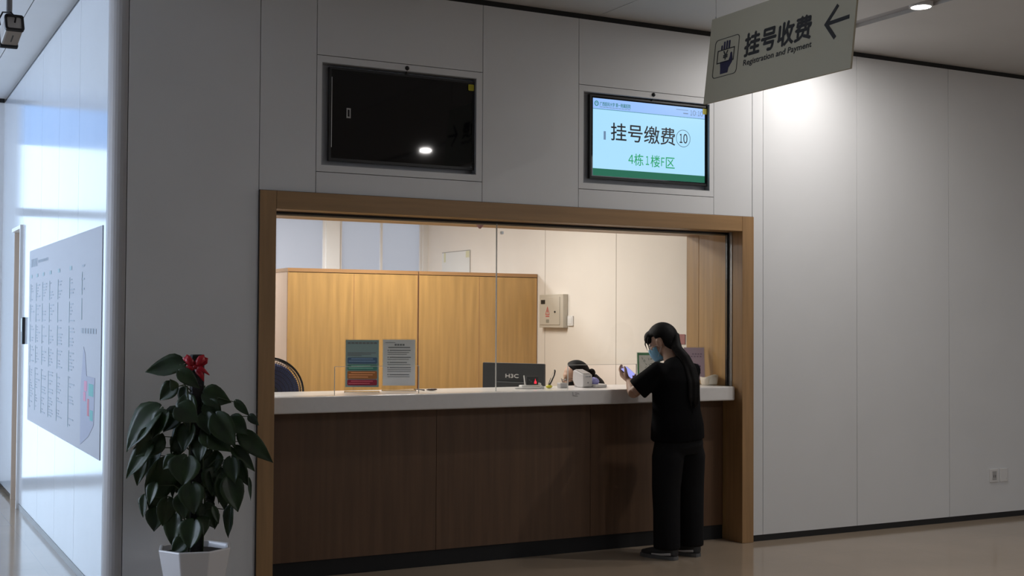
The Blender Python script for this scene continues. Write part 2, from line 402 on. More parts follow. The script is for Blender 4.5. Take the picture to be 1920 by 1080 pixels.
# ------------------------------------------------------------------ service window glass
zt = 1.094; gy0, gy1 = .146, .154
def pane(name, x0, x1, n0, n1, nz):
    b = B(); P = FRONT(0, 0, gy0)
    prism(b, [(x0, zt + .001), (n0, zt + .001), (n0, nz), (n1, nz), (n1, zt + .001), (x1, zt + .001), (x1, 2.187), (x0, 2.187)], P, 0, -.008)
    o = mk(name, b, glass)
    b = B(); e = .0022
    box(b, n0 - e, n0, gy0 - .0005, gy1 + .0005, zt + .001, nz + e); box(b, n1, n1 + e, gy0 - .0005, gy1 + .0005, zt + .001, nz + e); box(b, n0, n1, gy0 - .0005, gy1 + .0005, nz, nz + e)
    mk('polished_edge', b, edge_m, o); return o
p1 = pane('window_4', 2.180, 3.694, 2.604, 3.155, 1.264); struct(p1, 'left glass pane of the counter with a pass-through notch', 'glass pane')
p2 = pane('window_5', 3.700, 5.550, 4.237, 4.779, 1.256); struct(p2, 'right glass pane of the counter with a pass-through notch', 'glass pane')
boxo('joint_strip', 3.6945, 3.6995, gy0 - .001, gy1 + .001, zt + .001, 2.187, edge_m, p1)
b = B(); box(b, 3.728, 3.742, .139, .161, 2.11, 2.128); mk('glass_clamp', b, chrome, p2)
hr = B(); box(hr, 2.18, 5.555, .138, .145, 2.1755, 2.188); box(hr, 2.18, 5.555, .155, .163, 2.1755, 2.188); box(hr, 5.540, 5.5565, .132, .139, zt + .001, 2.175); box(hr, 5.5505, 5.5565, .139, .168, zt + .001, 2.175)
struct(mk('trim_11', hr, black_pl), 'black channel holding the counter glass', 'glass channel')
b = B(); box(b, 5.5525, 5.5565, .095, .131, zt + .001, 2.188)
struct(mk('trim_12', b, alu), 'grey metal strip beside the glass channel', 'metal strip')

b = B(); box(b, 2.18, 5.555, .170, .215, 2.168, 2.188); struct(mk('trim_13', b, beige_metal), 'beige rail behind the head of the counter glass', 'rail')
# ------------------------------------------------------------------ service counter
ct = empty('service_counter', (3.87, .33, 0), 'long service counter with white top and wood panelled front darkened for shade', 'counter')
b = B(); box(b, 2.182, 5.548, .052, .60, .996, zt); mk('countertop', b, stone, ct, bevel=.008)
b = B()
for a, c in ((2.182, 3.304), (3.304, 4.445), (4.445, 5.555)): box(b, a + .0015, c - .0015, .2, .22, .101, .994)
mk('front_panel', b, wood_shaded, ct)
b = B(); box(b, 2.182, 5.555, .2195, .221, .101, .994); mk('panel_backing', b, mat('pale_joint', (.30, .2, .13), .6), ct)
boxo('kickplate', 2.182, 5.555, .205, .222, .001, .0995, black_soft, ct)
boxo('worktop_support', 2.3, 5.4, .45, .48, .001, .994, wood_v, ct)

# ------------------------------------------------------------------ cabinets
cabs = []
for k, (xa, xm, xb) in enumerate(((3.201, 3.780, 4.366), (4.380, 4.965, 5.550))):
    c = empty('storage_cabinet', ((xa + xb) / 2, 3.2, 0), ('tall oak two-door storage cabinet nearer the desk fan', 'tall oak two-door storage cabinet nearer the cream wall')[k], 'cabinet', 'tall oak cabinets behind the counter')
    y0 = 2.965
    b = B(); box(b, xa, xa + .018, y0, 3.42, .06, 1.945); box(b, xb - .018, xb, y0, 3.42, .06, 1.945); box(b, xa + .018, xb - .018, 3.40, 3.42, .06, 1.945); box(b, xa + .02, xb - .02, y0 + .03, 3.38, 0, .06); box(b, xa + .018, xb - .018, y0, 3.4, .06, .08)
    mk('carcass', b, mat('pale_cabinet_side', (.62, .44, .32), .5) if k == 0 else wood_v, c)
    boxo('top_board', xa - .003, xb + .003, 2.945, 3.425, 1.946, 1.976, wood_edge, c)
    for a, d in ((xa, xm), (xm, xb)):
        boxo('door', a + .002, d - .002, 2.947, 2.964, .07, 1.940, wood_v, c)
    b = B(); box(b, xa - .002, xa + .0015, 2.946, 2.965, .06, 1.945); box(b, xm - .0035, xm + .0035, 2.9462, 2.9468, .07, 1.94); box(b, xb - .0015, xb + .002, 2.946, 2.965, .06, 1.945)
    mk('edge_band', b, wood_edge, c)
b = B(); box(b, 4.3705, 4.3755, 2.95, 3.4, .0, 1.97); o = mk('filler_strip', b, mat('red_brown_gap', (.09, .03, .015), .6)); tag(o, 'narrow dark red-brown filler strip between the two cabinets', 'filler strip')

# ------------------------------------------------------------------ things on the cream side wall
eb = empty('electrical_box', (XJ, 2.61, 1.49), 'beige metal electrical box with a red warning triangle on the cream wall', 'electrical box')
em = mat('beige_grey_enamel', (.53, .48, .40), .45)
boxo('housing', XJ - .05, XJ - .0005, 2.398, 2.822, 1.49, 1.785, em, eb, bevel=.004)
dd = boxo('door', XJ - .056, XJ - .0505, 2.45, 2.80, 1.515, 1.762, em, eb, bevel=.002); P = LEFTF(2.80, 1.515, XJ - .056)
marks('nameplate', [rect(.02, .185, .095, .222)], P, ink, dd)
red_ink = mat('red_ink', (.55, .10, .08), .6)
b = B(); tri = [(.10, .09), (.18, .09), (.14, .165)]; cxy = (.14, .115)
inn = [(cxy[0] + (x - cxy[0]) * .74, cxy[1] + (y - cxy[1]) * .74) for x, y in tri]
ring_poly(b, tri, inn, P, .0012, .002); prism(b, [(.143, .145), (.128, .118), (.140, .118), (.134, .098), (.152, .124), (.141, .124)], P, .0012, .002)
mk('warning_triangle', b, red_ink, dd)
marks('warning_lettering', [rect(.108 + i * .017, .070, .121 + i * .017, .082) for i in range(4)], P, red_ink, dd)
marks('grey_sticker', [rect(.115, .018, .165, .048)], P, mat('grey_label', (.27, .25, .20), .6), dd)
b = B(); cyl(b, P(.275, .115, 0), P(.275, .115, .008), .008); mk('lock', b, black_pl, dd)
ws = empty('wall_switch', (XJ, 2.345, 1.505), 'white switch plate beside the electrical box', 'switch')
boxo('plate', XJ - .012, XJ - .0005, 2.30, 2.388, 1.508, 1.596, white_pl, ws, bevel=.003); boxo('rocker', XJ - .015, XJ - .0121, 2.315, 2.373, 1.523, 1.581, white_pl, ws, bevel=.002)
hs = empty('paper_sheet', (XJ, 4.7, 1.9), 'white sheet taped by its corners high on the side wall', 'sheet')
boxo('sheet', XJ - .006, XJ - .001, 4.346, 5.02, 1.80, 2.264, mat('off_white_sheet', (.74, .74, .72), .7), hs)
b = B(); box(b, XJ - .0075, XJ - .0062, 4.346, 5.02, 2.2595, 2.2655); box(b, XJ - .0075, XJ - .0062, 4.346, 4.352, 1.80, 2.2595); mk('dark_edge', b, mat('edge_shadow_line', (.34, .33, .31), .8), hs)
tape_m = mat('yellow_tape', (.66, .64, .42), .6)
boxo('tape', XJ - .0075, XJ - .0062, 4.36, 4.44, 2.19, 2.258, tape_m, hs); boxo('tape', XJ - .0075, XJ - .0062, 4.93, 4.97, 2.16, 2.258, tape_m, hs)
o = boxo('wall_poster', XJ - .004, XJ - .001, .66, .84, 1.38, 1.455, mat('dusty_red_print', (.33, .13, .12), .6)); tag(o, 'small dusty red notice on the cream wall behind the standing woman', 'notice')
b = B(); cyl(b, (3.608, .215, 2.188), (3.608, .215, 2.168), .022, r2=.03); cyl(b, (3.608, .215, 2.168), (3.608, .215, 2.145), .026, r2=.006)
o = mk('sprinkler_cap', b, mat('dull_pink_plastic', (.45, .22, .22), .5)); tag(o, 'small dull pink cap hanging under the head of the opening', 'sprinkler')

# ------------------------------------------------------------------ wall screens
def tv(x0, label, on):
    x1 = x0 + .962; z0, z1 = 2.496, 3.056; y = .022
    r = empty('wall_screen', ((x0 + x1) / 2, .1, z0), label, 'screen')
    boxo('cabinet', x0 + .03, x1 - .03, y + .03, .0615, z0 + .03, z1 - .03, black_pl, r)
    b = B(); P = FRONT(x0, z0, y); W, H = x1 - x0, z1 - z0
    ring_poly(b, rect(0, 0, W, H), rect(.013, .016, W - .013, H - .013), P, 0, -.028); mk('bezel', b, black_pl, r)
    s = boxo('display', x0 + .013, x1 - .013, y + .004, y + .028, z0 + .016, z1 - .013, screen_off, r)
    # sensor knob standing on the upper edge
    b = B(); cx = x0 + .49; ellip(b, (cx, .0, z1 + .035), (.014, .014, .014), n=12, k=8); cyl(b, (cx, .0, z1 + .028), (cx, .02, z1 - .002), .005, 8); mk('sensor', b, black_pl, r)
    marks('yellow_sticker', [rrect(W - .045, H - .06, W - .006, H - .02, .006)], Pl(P.o, P.ux, P.uy), yellow_m, r, t=.001)
    return r, Pl((x0, y + .004, z0), (1, 0, 0), (0, 0, 1)), W, H, s
r, P, W, H, s = tv(2.507, 'black switched-off screen in the left wall recess', False)
b = B(); ring_poly(b, rect(.110, .262, .136, .322), rect(.117, .271, .129, .313), P, .001, .002); mk('label_frame', b, grey_pl, s)
b = B(); prism(b, rect(.0135, .08, .0165, .50), FRONT(2.507, 2.496, .022), .0005, .0015); mk('edge_strip', b, chrome, r)

r, P, W, H, s = tv(4.322, 'lit blue-white queue screen with Chinese lettering in the right wall recess', True)
blue_em = mat('lit_screen_blue', (.02, .02, .02), .3, emis=(.40, .74, 1.0), es=1.0)
blue_top = mat('lit_screen_header', (.02, .02, .02), .3, emis=(.30, .52, .95), es=1.0)
green_em = mat('lit_screen_green', (.01, .02, .02), .3, emis=(.005, .125, .07), es=1)
dark_em = mat('screen_dark_text', (.004, .008, .02), .4)
teal_em = mat('screen_teal_text', (.01, .02, .02), .3, emis=(.05, .22, .26), es=1)
grn_txt = mat('screen_green_text', (.01, .02, .01), .3, emis=(.01, .34, .12), es=1)
gray_em = mat('screen_grey_text', (.05, .06, .08), .3, emis=(.13, .22, .36), es=1)
X0, X1, Y0, Y1 = .024, W - .024, .022, H - .022
def sc(u, v): return X0 + (X1 - X0) * u, Y0 + (Y1 - Y0) * v
def srect(u0, v0, u1, v1): a = sc(u0, v0); c = sc(u1, v1); return rect(a[0], a[1], c[0], c[1])
marks('picture', [srect(0, 0, 1, .862)], P, blue_em, s, t=.0005); marks('header_band', [srect(0, .866, 1, 1)], P, blue_top, s, t=.0005)
marks('header_line', [srect(0, .858, 1, .866)], P, teal_em, s, t=.0007, th=.0004); marks('footer_band', [srect(0, 0, 1, .092)], P, green_em, s, t=.0012)
def glyphs(n, items, mt, bold2=0):
    b = B()
    for ch, u0, v0, u1, v1 in items:
        a = sc(u0, v0); c = sc(u1, v1); o = text('g', ch, P, a[0], a[1], c[0], c[1], mt, None, bold2=bold2, t=.0014)
        k = len(b.verts); b.from_mesh(o.data); b.verts.ensure_lookup_table()
        for v in b.verts[k:]: v.co += o.location
        me_ = o.data; bpy.data.objects.remove(o); bpy.data.meshes.remove(me_)
    return mk(n, b, mt, s)
def stx(n, body, u0, v0, u1, v1, mt, bold2=0): a = sc(u0, v0); c = sc(u1, v1); return text(n, body, P, a[0], a[1], c[0], c[1], mt, s, bold2=bold2, t=.0014)
stx('headline', '挂号缴费', .155, .47, .725, .70, dark_em, .0011)
b = B(); c0 = sc(.80, .575); ro = .052; ng = 36
ring_poly(b, [(c0[0] + ro * 1.15 * math.cos(6.2832 * i / ng), c0[1] + ro * 1.15 * math.sin(6.2832 * i / ng)) for i in range(ng)], [(c0[0] + (ro * 1.15 - .003) * math.cos(6.2832 * i / ng), c0[1] + (ro * 1.15 - .003) * math.sin(6.2832 * i / ng)) for i in range(ng)], P, .0014, .0018)
mk('number_circle', b, dark_em, s)
glyphs('number', [('１', .768, .515, .792, .635), ('０', .802, .512, .838, .638)], dark_em, .0012)
glyphs('subline', [('４', .308, .185, .352, .300), ('栋', .358, .165, .440, .320), ('１', .462, .185, .490, .300), ('楼', .505, .162, .588, .318), ('Ｆ', .600, .183, .630, .296), ('区', .642, .162, .722, .305)], grn_txt, .0006)
glyphs('clock', [('１', .866, .897, .882, .965), ('０', .888, .896, .915, .966), (':', .922, .908, .927, .945), ('１', .936, .897, .952, .965), ('０', .958, .896, .985, .966)], gray_em, .0006)
stx('hospital_name', '广西医科大学 第一附属医院', .058, .905, .325, .958, teal_em, .0006)
marks('tiny_subtitle', [srect(.058 + i * .0268, .886, .081 + i * .0268, .893) for i in range(10)], P, gray_em, s, t=.0014)
marks('date_lines', [srect(.735, .955, .845, .963), srect(.80, .908, .845, .922)], P, gray_em, s, t=.0014)
b = B(); c0 = sc(.030, .932)
ring_poly(b, [(c0[0] + .0165 * math.cos(6.2832 * i / 24), c0[1] + .0175 * math.sin(6.2832 * i / 24)) for i in range(24)], [(c0[0] + .0105 * math.cos(6.2832 * i / 24), c0[1] + .0115 * math.sin(6.2832 * i / 24)) for i in range(24)], P, .0014, .0018)
prism(b, [(c0[0] - .009, c0[1] - .001), (c0[0] - .003, c0[1] + .006), (c0[0] + .003, c0[1] + .006), (c0[0] + .009, c0[1] - .001), (c0[0], c0[1] + .001)], P, .0014, .0018)
mk('round_emblem', b, mat('screen_emblem', (.01, .02, .02), .3, emis=(.02, .2, .17), es=1), s)
b = B(); prism(b, srect(.092, .47, .110, .58), P, .0014, .0018); mk('grey_label', b, gray_em, s)

# ------------------------------------------------------------------ hanging direction sign
SG = empty('hanging_sign', (4.39, -1.78, 2.808), 'beige hanging sign with left arrow and Chinese lettering near the ceiling', 'sign')
Tp = V((4.419, -1.175, 3.310)); Bt = V((4.357, -1.175, 2.808)); L = 1.205
P = Pl(Bt, (0, -1, 0), Tp - Bt); HH = (Tp - Bt).length
sign_m = mat('sign_beige', (.42, .385, .28), .55)
b = B(); prism(b, rect(0, 0, L, HH), P, -.012, 0); mk('board', b, sign_m, SG, bevel=.001)
text('chinese_lettering', '挂号收费', P, .338, .218, .884, .348, ink, SG, bold2=.0045)
text('english_lettering', 'Registration and Payment', P, .340, .158, .899, .200, ink, SG, bold2=.0010)
b = B(); o1 = rrect(.060, .139, .282, .366, .024); i1 = rrect(.0635, .1425, .2785, .3625, .022); ring_poly(b, o1, i1, P, .001, .002); mk('pictogram_border', b, ink, SG)
b = B(); ring_poly(b, rect(.090, .221, .246, .300), rect(.096, .227, .240, .294), P, .001, .002); mk('banknote_outline', b, ink, SG)
navy = mat('navy_ink', (.012, .010, .045), .5)
b = B(); prism(b, [(.133, .156), (.201, .156), (.205, .182), (.232, .212), (.236, .226), (.206, .228), (.122, .228), (.130, .190)], P, .001, .002)
for i, (x, h) in enumerate(((.120, .326), (.142, .345), (.165, .347), (.187, .345))): prism(b, rrect(x, .299, x + .0145, h, .005, 3), P, .001, .002)
prism(b, [(.200, .226), (.236, .226), (.226, .268), (.218, .274), (.211, .266), (.210, .248)], P, .001, .002)
mk('hand_symbol', b, navy, SG)
text('yen_symbol', '¥', P, .145, .237, .188, .288, ink, SG, bold2=.002)
def stroke(bm, p, q, wd, P, t=.001):
    p = V((*p, 0)); q = V((*q, 0)); d = (q - p).normalized(); nn = V((-d.y, d.x, 0)) * wd / 2
    prism(bm, [(p + nn)[:2], (p - nn)[:2], (q - nn)[:2], (q + nn)[:2]], P, t, t + .0008)
b = B(); stroke(b, (.997, .266), (1.165, .272), .021, P); stroke(b, (.991, .260), (1.075, .352), .021, P, .0011); stroke(b, (.991, .272), (1.073, .180), .021, P, .0012); mk('arrow', b, ink, SG)
for d in (.03, L - .03):
    b = B(); a = P(d, HH, -.006); cyl(b, a, (a.x, a.y, CZ), .0015, 6); cyl(b, a - V((0, 0, .02)), a + V((0, 0, .012)), .004, 8)
    mk('suspension_wire', b, alu, SG)

# ------------------------------------------------------------------ downlights
glow = mat('lamp_glow', (1, 1, 1), .5, emis=(1, .96, .9), es=18)
def downlight(x, y, label, power):
    r = empty('downlight', (x, y, CZ), label, 'ceiling light', 'round downlights set in the ceiling')
    b = B(); n = 28
    P = Pl((x, y, CZ + .024), (1, 0, 0), (0, -1, 0))
    ring_poly(b, [(.075 * math.cos(6.2832 * i / n), .075 * math.sin(6.2832 * i / n)) for i in range(n)], [(.062 * math.cos(6.2832 * i / n), .062 * math.sin(6.2832 * i / n)) for i in range(n)], P, 0, .030); mk('trim_ring', b, white_pl, r)
    b = B(); cyl(b, (x, y, CZ + .012), (x, y, CZ - .004), .0615, 28); mk('lens', b, glow, r)
    d = bpy.data.lights.new('downlight_beam', 'AREA'); d.shape = 'DISK'; d.size = .12; d.energy = power; d.color = (1, .96, .93)
    l = bpy.data.objects.new('downlight_beam', d); C.objects.link(l); l.parent = r; l.location = (0, 0, -.03)
    return r
downlight(6.045, -1.215, 'round lit downlight in the ceiling slot right of the hanging sign', 19)
downlight(6.03, -.50, 'added unseen downlight behind the hanging sign, brightening the wall', 8.5)  # unseen lamp added to make the bright patch on the right wall
downlight(5.985, -6.40, 'round lit downlight over the waiting area, mirrored in the dark screen', 30)

# ------------------------------------------------------------------ directory board on the corridor wall
DB = empty('directory_board', (XL, 1.77, .76), 'large pale directory board with small text columns on the corridor wall', 'board')
boxo('board', XL - .004, XL - .001, .19, 3.36, .760, 2.07, mat('pale_grey_board', (.44, .45, .49), .55), DB)
P = LEFTF(3.36, .76, XL - .004); WB, HB = 3.17, 1.31
tx = mat('board_blue_grey_print', (.36, .41, .47), .6); tx2 = mat('board_teal_print', (.33, .46, .50), .6)
polys, pol2 = [], []
rg = random.Random(4)
for ci, cx in enumerate((.10, .42, .76, 1.12, 1.52, 2.02)):
    y = 1.10 - .0 * ci; pol2.append(rect(cx, y - .005, cx + .09, y + .02))
    for bi in range(4):
        y0 = 1.05 - bi * .155; pol2.append(rect(cx, y0 - .135, cx + .014, y0))
        for k in range(6):
            if rg.random() < .8: polys.append(rect(cx + .03, y0 - .02 - k * .021, cx + .03 + rg.uniform(.05, .2), y0 - .012 - k * .021))
    pol2.append(rect(cx, .10, cx + .012, .42))
    for k in range(16):
        if rg.random() < .7: polys.append(rect(cx + .03, .41 - k * .02, cx + .03 + rg.uniform(.04, .22), .418 - k * .02))
for k, y in enumerate((1.10, 1.02, .96)): polys.append(rect(2.50, y, 2.60, y + .012))
pol2 += [rect(2.50, .93, 2.515, 1.07), rect(2.50, .78, 2.515, .91)]
for i in range(6): polys.append(rect(2.5 + i * .09, .70, 2.57 + i * .09, .73))
marks('print_lines', polys, P, tx, DB); marks('print_columns', pol2, P, tx2, DB)
marks('title', [rect(.10 + i * .075, 1.18, .155 + i * .075, 1.24) for i in range(5)] + [rect(.50 + i * .06, 1.20, .545 + i * .06, 1.22) for i in range(9)], P, tx, DB)
marks('map_area', [[(2.52, .03), (2.50, .35), (2.60, .62), (2.66, .58), (2.72, .45), (3.00, .45), (2.98, .18), (2.8, .10)]], P, mat('map_lilac', (.36, .38, .48), .6), DB, t=.001)
marks('map_block_pink', [rect(2.64, .36, 2.74, .42), rect(2.62, .30, 2.70, .355)], P, mat('map_pink', (.62, .25, .38), .6), DB, t=.0018)
marks('map_block_teal', [rect(2.80, .34, 2.96, .41), rect(2.85, .20, 2.95, .26)], P, mat('map_teal', (.12, .42, .40), .6), DB, t=.0018)
marks('map_block_red', [rect(2.76, .22, 2.82, .32)], P, mat('map_red', (.55, .14, .18), .6), DB, t=.0018)

# ------------------------------------------------------------------ security camera
SC = empty('security_camera', (.545, -1.71, 2.70), 'white box security camera with black rim hung on a grey ceiling pole', 'security camera')
fr = (V((.560, -1.68, 2.702)) - V((0, -7.0457, 1.55))).normalized(); rr_ = (cr - fr * cr.dot(fr)).normalized(); ur_ = rr_.cross(fr)
ax = (fr * .84 - ur_ * .50 - rr_ * .21).normalized(); sdx = (rr_ * .95 - ur_ * .10 + fr * .18); sdx = (sdx - ax * sdx.dot(ax)).normalized(); upx = sdx.cross(ax).normalized() * -1
ctr = V((.560, -1.68, 2.702))
M = Matrix.Identity(4)
for i in range(3): M[i][0], M[i][1], M[i][2] = sdx[i], ax[i], sdx.cross(ax)[i]
M.translation = ctr
cam_white = mat('camera_white', (.62, .60, .58), .4)
def mbox(name, x0, x1, y0, y1, z0, z1, mt, bev): 
    o = boxo(name, x0, x1, y0, y1, z0, z1, mt, SC, bevel=bev, M=M); return o
mbox('body', -.033, .033, -.062, .062, -.032, .032, cam_white, .008)
b = B(); Pc = Pl(M @ V((0, -.062, 0)), sdx, M.to_3x3() @ V((0, 0, 1)))
ring_poly(b, rrect(-.036, -.035, .036, .035, .010), rrect(-.027, -.026, .027, .026, .006), Pc, -.008, .006); mk('rear_rim', b, black_pl, SC)
b = B(); prism(b, rrect(-.0265, -.0255, .0265, .0255, .006), Pc, -.004, .001); mk('rear_plate', b, cam_white, SC)
mbox('front_hood', -.036, .036, .0625, .085, -.035, .035, mat('dark_blue_grey', (.02, .03, .045), .4), .006)
b = B(); q = [M @ V(p) for p in ((.002, -.063, .002), (.002, -.085, .01), (-.015, -.088, .03), (-.04, -.06, .045), (-.05, -.03, .03), (-.045, -.015, .012))]; loft(b, q, .0035, 8); mk('cable', b, black_pl, SC)
b = B(); top = M @ V((-.012, -.03, .034)); cyl(b, (top.x, top.y, top.z - .004), (top.x, top.y, CZ), .0115, 14); cyl(b, (top.x, top.y, CZ - .012), (top.x, top.y, CZ), .035, 20); mk('pole', b, mat('grey_pole', (.30, .31, .34), .4), SC)
b = B(); Ps = Pl(M @ V((0, 0, -.0325)), M.to_3x3() @ V((1, 0, 0)), M.to_3x3() @ V((0, -1, 0)));  prism(b, rect(-.002, -.03, .003, .02), Ps, .0, .001); mk('small_print', b, ink_soft, SC)

# ------------------------------------------------------------------ wall sockets on the right
for k, (xa, lab, nm) in enumerate(((8.035, 'white wall socket plate low on the right wall', 'wall_socket'), (8.148, 'plain white blank cover plate beside the wall socket', 'cover_plate'))):
    r = empty(nm, (xa + .045, 0, .285), lab, ('socket', 'cover plate')[k])
    boxo('plate', xa, xa + (.09, .086)[k], -.010, -.0005, .287, .393, white_pl, r, bevel=.003)
    if k == 0:
        boxo('insert', xa + .022, xa + .068, -.0125, -.0101, .305, .375, grey_pl, r, bevel=.001)
        b = B(); box(b, xa + .034, xa + .038, -.0135, -.0126, .325, .345); box(b, xa + .052, xa + .056, -.0135, -.0126, .325, .345); mk('slots', b, ink, r)
    else:
        b = B(); cyl(b, (xa + .07, -.0101, .312), (xa + .07, -.013, .312), .005, 10); mk('indicator', b, white_pl, r)

# ------------------------------------------------------------------ acrylic sign stands on the counter
def stand(name, label, cx, cy, ang, wd, ht, face, back_lean=.12):
    """upright card in an acrylic stand; ang = heading the card faces away from"""
    r = empty(name, (cx, cy, zt), label, 'sign stand')
    ux = V((math.cos(ang), -math.sin(ang), 0)); fw = V((math.sin(ang), math.cos(ang), 0))
    uy = (V((0, 0, 1)) + fw * back_lean).normalized()
    P = Pl(V((cx, cy, zt + .034)) - ux * wd / 2, ux, uy)
    b = B(); prism(b, rrect(-.006, -.030, wd + .006, ht + .006, .004, 3), P, -.0045, -.002); mk('acrylic_sheet', b, acrylic, r)
    b = B(); Pb = Pl(V((cx, cy, zt + .0015)) - ux * wd / 2 - fw * .035, ux, fw); prism(b, rrect(-.006, 0, wd + .006, .11, .006, 3), Pb, 0, .004)
    mk('foot', b, acrylic, r)
    b = B(); prism(b, rect(0, 0, wd, ht), P, -.0018, 0); c = mk('card', b, face, r)
    return r, P, c
A0 = math.radians(22)
r, P, c = stand('notice_stand', 'standing A4 notice with blue, green, orange and red bands on the counter', 2.86, .36, A0, .208, .297, mat('pale_teal_card', (.24, .37, .40), .5))
cols = (((.235, 1), (.055, .13, .25), .042), ((.0, 1), (.07, .24, .20), .040), ((0, 1), (.38, .15, .045), .052), ((0, 1), (.30, .02, .055), .038))
yy = .188
lt = mat('pale_print', (.42, .50, .55), .6)
for i, (_, cc, hh) in enumerate(cols):
    marks(('blue_band', 'green_band', 'orange_band', 'red_band')[i], [rrect(.012, yy - hh, .198, yy - .002, .008)], P, mat('band_%s' % ('blue', 'green', 'orange', 'red')[i], cc, .5), c, t=.0004)
    marks('band_print', [rect(.02 if j else .035, yy - .014 - j * .014, rg.uniform(.14, .19), yy - .009 - j * .014) for j in range(int(hh / .015))], P, mat('pale_print_%s' % ('blue', 'green', 'orange', 'red')[i], tuple(min(1, x * 2 + .12) for x in cc), .6), c, t=.0012)
    yy -= hh + .002
marks('print_lines', [rect(.012 + j * .0235, .272, .031 + j * .0235, .282) for j in range(8)] + [rect(.012, .213, .19, .217), rect(.012, .204, .16, .208), rect(.012, .195, .10, .199)], P, ink_soft, c, t=.0008)

r, P, c = stand('notice_stand', 'standing A4 grey-white printed notice on the counter beside the coloured one', 3.140, .43, A0, .208, .297, paper)
ln = [rect(.016, .276, .08, .279)] + [rect(.075 + i * .017, .258, .088 + i * .017, .269) for i in range(4)] + [rect(.035, .243, .175, .249)]
y = .225
for grp in (3, 2, 2, 3, 2):
    ln.append(rrect(.030, y - .001, .037, y + .006, .002, 2))
    for k in range(grp):
        ln.append(rect(.043 if k == 0 else .030, y, rg.uniform(.14, .185), y + (.005 if k == 0 else .003))); y -= .0125
    y -= .008
marks('print_lines', ln, P, ink_soft, c, t=.0008)

r, P, c = stand('picture_stand', 'green-bordered framed picture card on the counter behind the phone', 5.055, .40, A0, .165, .20, mat('green_card_border', (.08, .24, .11), .5))
marks('picture_field', [rect(.012, .014, .153, .182)], P, mat('picture_pale_field', (.60, .58, .54), .6), c, t=.0004)
b = B(); rg2 = random.Random(3)
for i in range(26):
    a = rg2.uniform(0, 6.28); q = (.085 + rg2.uniform(-.05, .05), .10 + rg2.uniform(-.07, .07)); stroke(b, q, (q[0] + .016 * math.cos(a), q[1] + .016 * math.sin(a)), .003, P, .0012 + i * .00001)
mk('drawn_sprigs', b, mat('dark_green_print', (.10, .13, .10), .6), c)

r, P, c = stand('picture_stand', 'lavender rounded picture card on the counter behind the standing woman', 5.455, .40, A0, .150, .235, mat('lavender_card', (.50, .38, .50), .6))
marks('printed_words', [rect(.06 + i * .02, .185, .072 + i * .02, .19) for i in range(4)] + [rect(.05 + i * .022, .166, .062 + i * .022, .171) for i in range(4)], P, mat('dark_purple_print', (.13, .07, .15), .6), c, t=.0008)
b = B()
for q, rr in (((.095, .105), .014), ((.112, .098), .009), ((.09, .085), .011), ((.10, .062), .008), ((.115, .05), .006), ((.085, .045), .007)):
    prism(b, [(q[0] + rr * math.cos(6.2832 * i / 12), q[1] + rr * .8 * math.sin(6.2832 * i / 12)) for i in range(12)], P, .0008 + rr * .01, .0014 + rr * .01)
mk('drawn_figure', b, mat('plum_print', (.10, .04, .12), .6), c)

# ------------------------------------------------------------------ things on and behind the counter
def sock_bowl():
    r = empty('paper_bag', (5.475, .255, zt), 'cream open-topped paper pouch at the right end of the counter', 'pouch')
    b = B(); c0 = V((5.475, .255, zt + .001)); n = 24; rings = []
    for i, (z, f) in enumerate(((0, .80), (.012, .90), (.04, .97), (.066, 1.0), (.0665, .93), (.03, .88), (.012, .80))):
        ring = []
        for k in range(n):
            a = 6.2832 * k / n; sq = (abs(math.cos(a)) ** 4 + abs(math.sin(a)) ** 4) ** -.25
            lift = .010 * math.sin(a + 2.2) + .004 * math.sin(3 * a) if z > .05 else 0
            ring.append(b.verts.new(c0 + V((.062 * f * sq * math.cos(a), .045 * f * sq * math.sin(a), z + lift))))
        rings.append(ring)
    for a_, b_ in zip(rings, rings[1:]):
        for k in range(n): b.faces.new((a_[k], a_[(k + 1) % n], b_[(k + 1) % n], b_[k]))
    b.faces.new(rings[0][::-1]); b.faces.new(rings[-1])
    mk('pouch', b, mat('cream_paper', (.72, .64, .54), .7, noise=.08, scale=30, bump=.2), r, True)
    P = FRONT(5.435, zt + .012, .2075); 
    b = B(); prism(b, [(0, 0), (.07, .0), (.07, .045), (.02, .045), (.008, .03)], P, 0, .001); mk('folded_flap', b, mat('pale_paper_flap', (.78, .72, .64), .7), r)
sock_bowl()

# white card reader / printer
PR = empty('receipt_printer', (4.50, .33, zt), 'white upright ticket printer with a curved base on the counter', 'printer')
ang = math.radians(-2); ux = V((math.cos(ang), -math.sin(ang), 0)); uf = V((math.sin(ang), math.cos(ang), 0))
P = Pl(V((4.449, .305, zt + .001)) , V((math.sin(ang), math.cos(ang), 0)) * -1, (0, 0, 1))   # side profile plane, x runs towards the hall
prof = [(-.135, .045), (-.115, .018), (-.07, .0), (-.02, .0), (-.003, .004), (0, .012), (.0, .085), (-.012, .092), (-.115, .118), (-.13, .112), (-.136, .055)]
b = B(); prism(b, prof, P, -.075, 0); mk('housing', b, mat('printer_white', (.62, .61, .61), .35), PR, bevel=.005)
b = B(); prism(b, [(-.075, .0), (-.118, .016), (-.120, .0)], P, -.070, -.005); mk('shadow_foot', b, grey_pl, PR)
b = B(); q0 = P(-.012, .0935, -.008); q1 = P(-.112, .1185, -.008); q2 = P(-.112, .1185, -.067); q3 = P(-.012, .0935, -.067)
vs = [b.verts.new(v + V((0, 0, z))) for z in (0, .003) for v in (q0, q1, q2, q3)]
for f in ((0, 1, 2, 3), (4, 7, 6, 5), (0, 4, 5, 1), (1, 5, 6, 2), (2, 6, 7, 3), (3, 7, 4, 0)): b.faces.new([vs[i] for i in f])
mk('lid', b, grey_pl, PR)
Pf = Pl(P(.0, 0, 0), P.n * -1, (0, 0, 1))
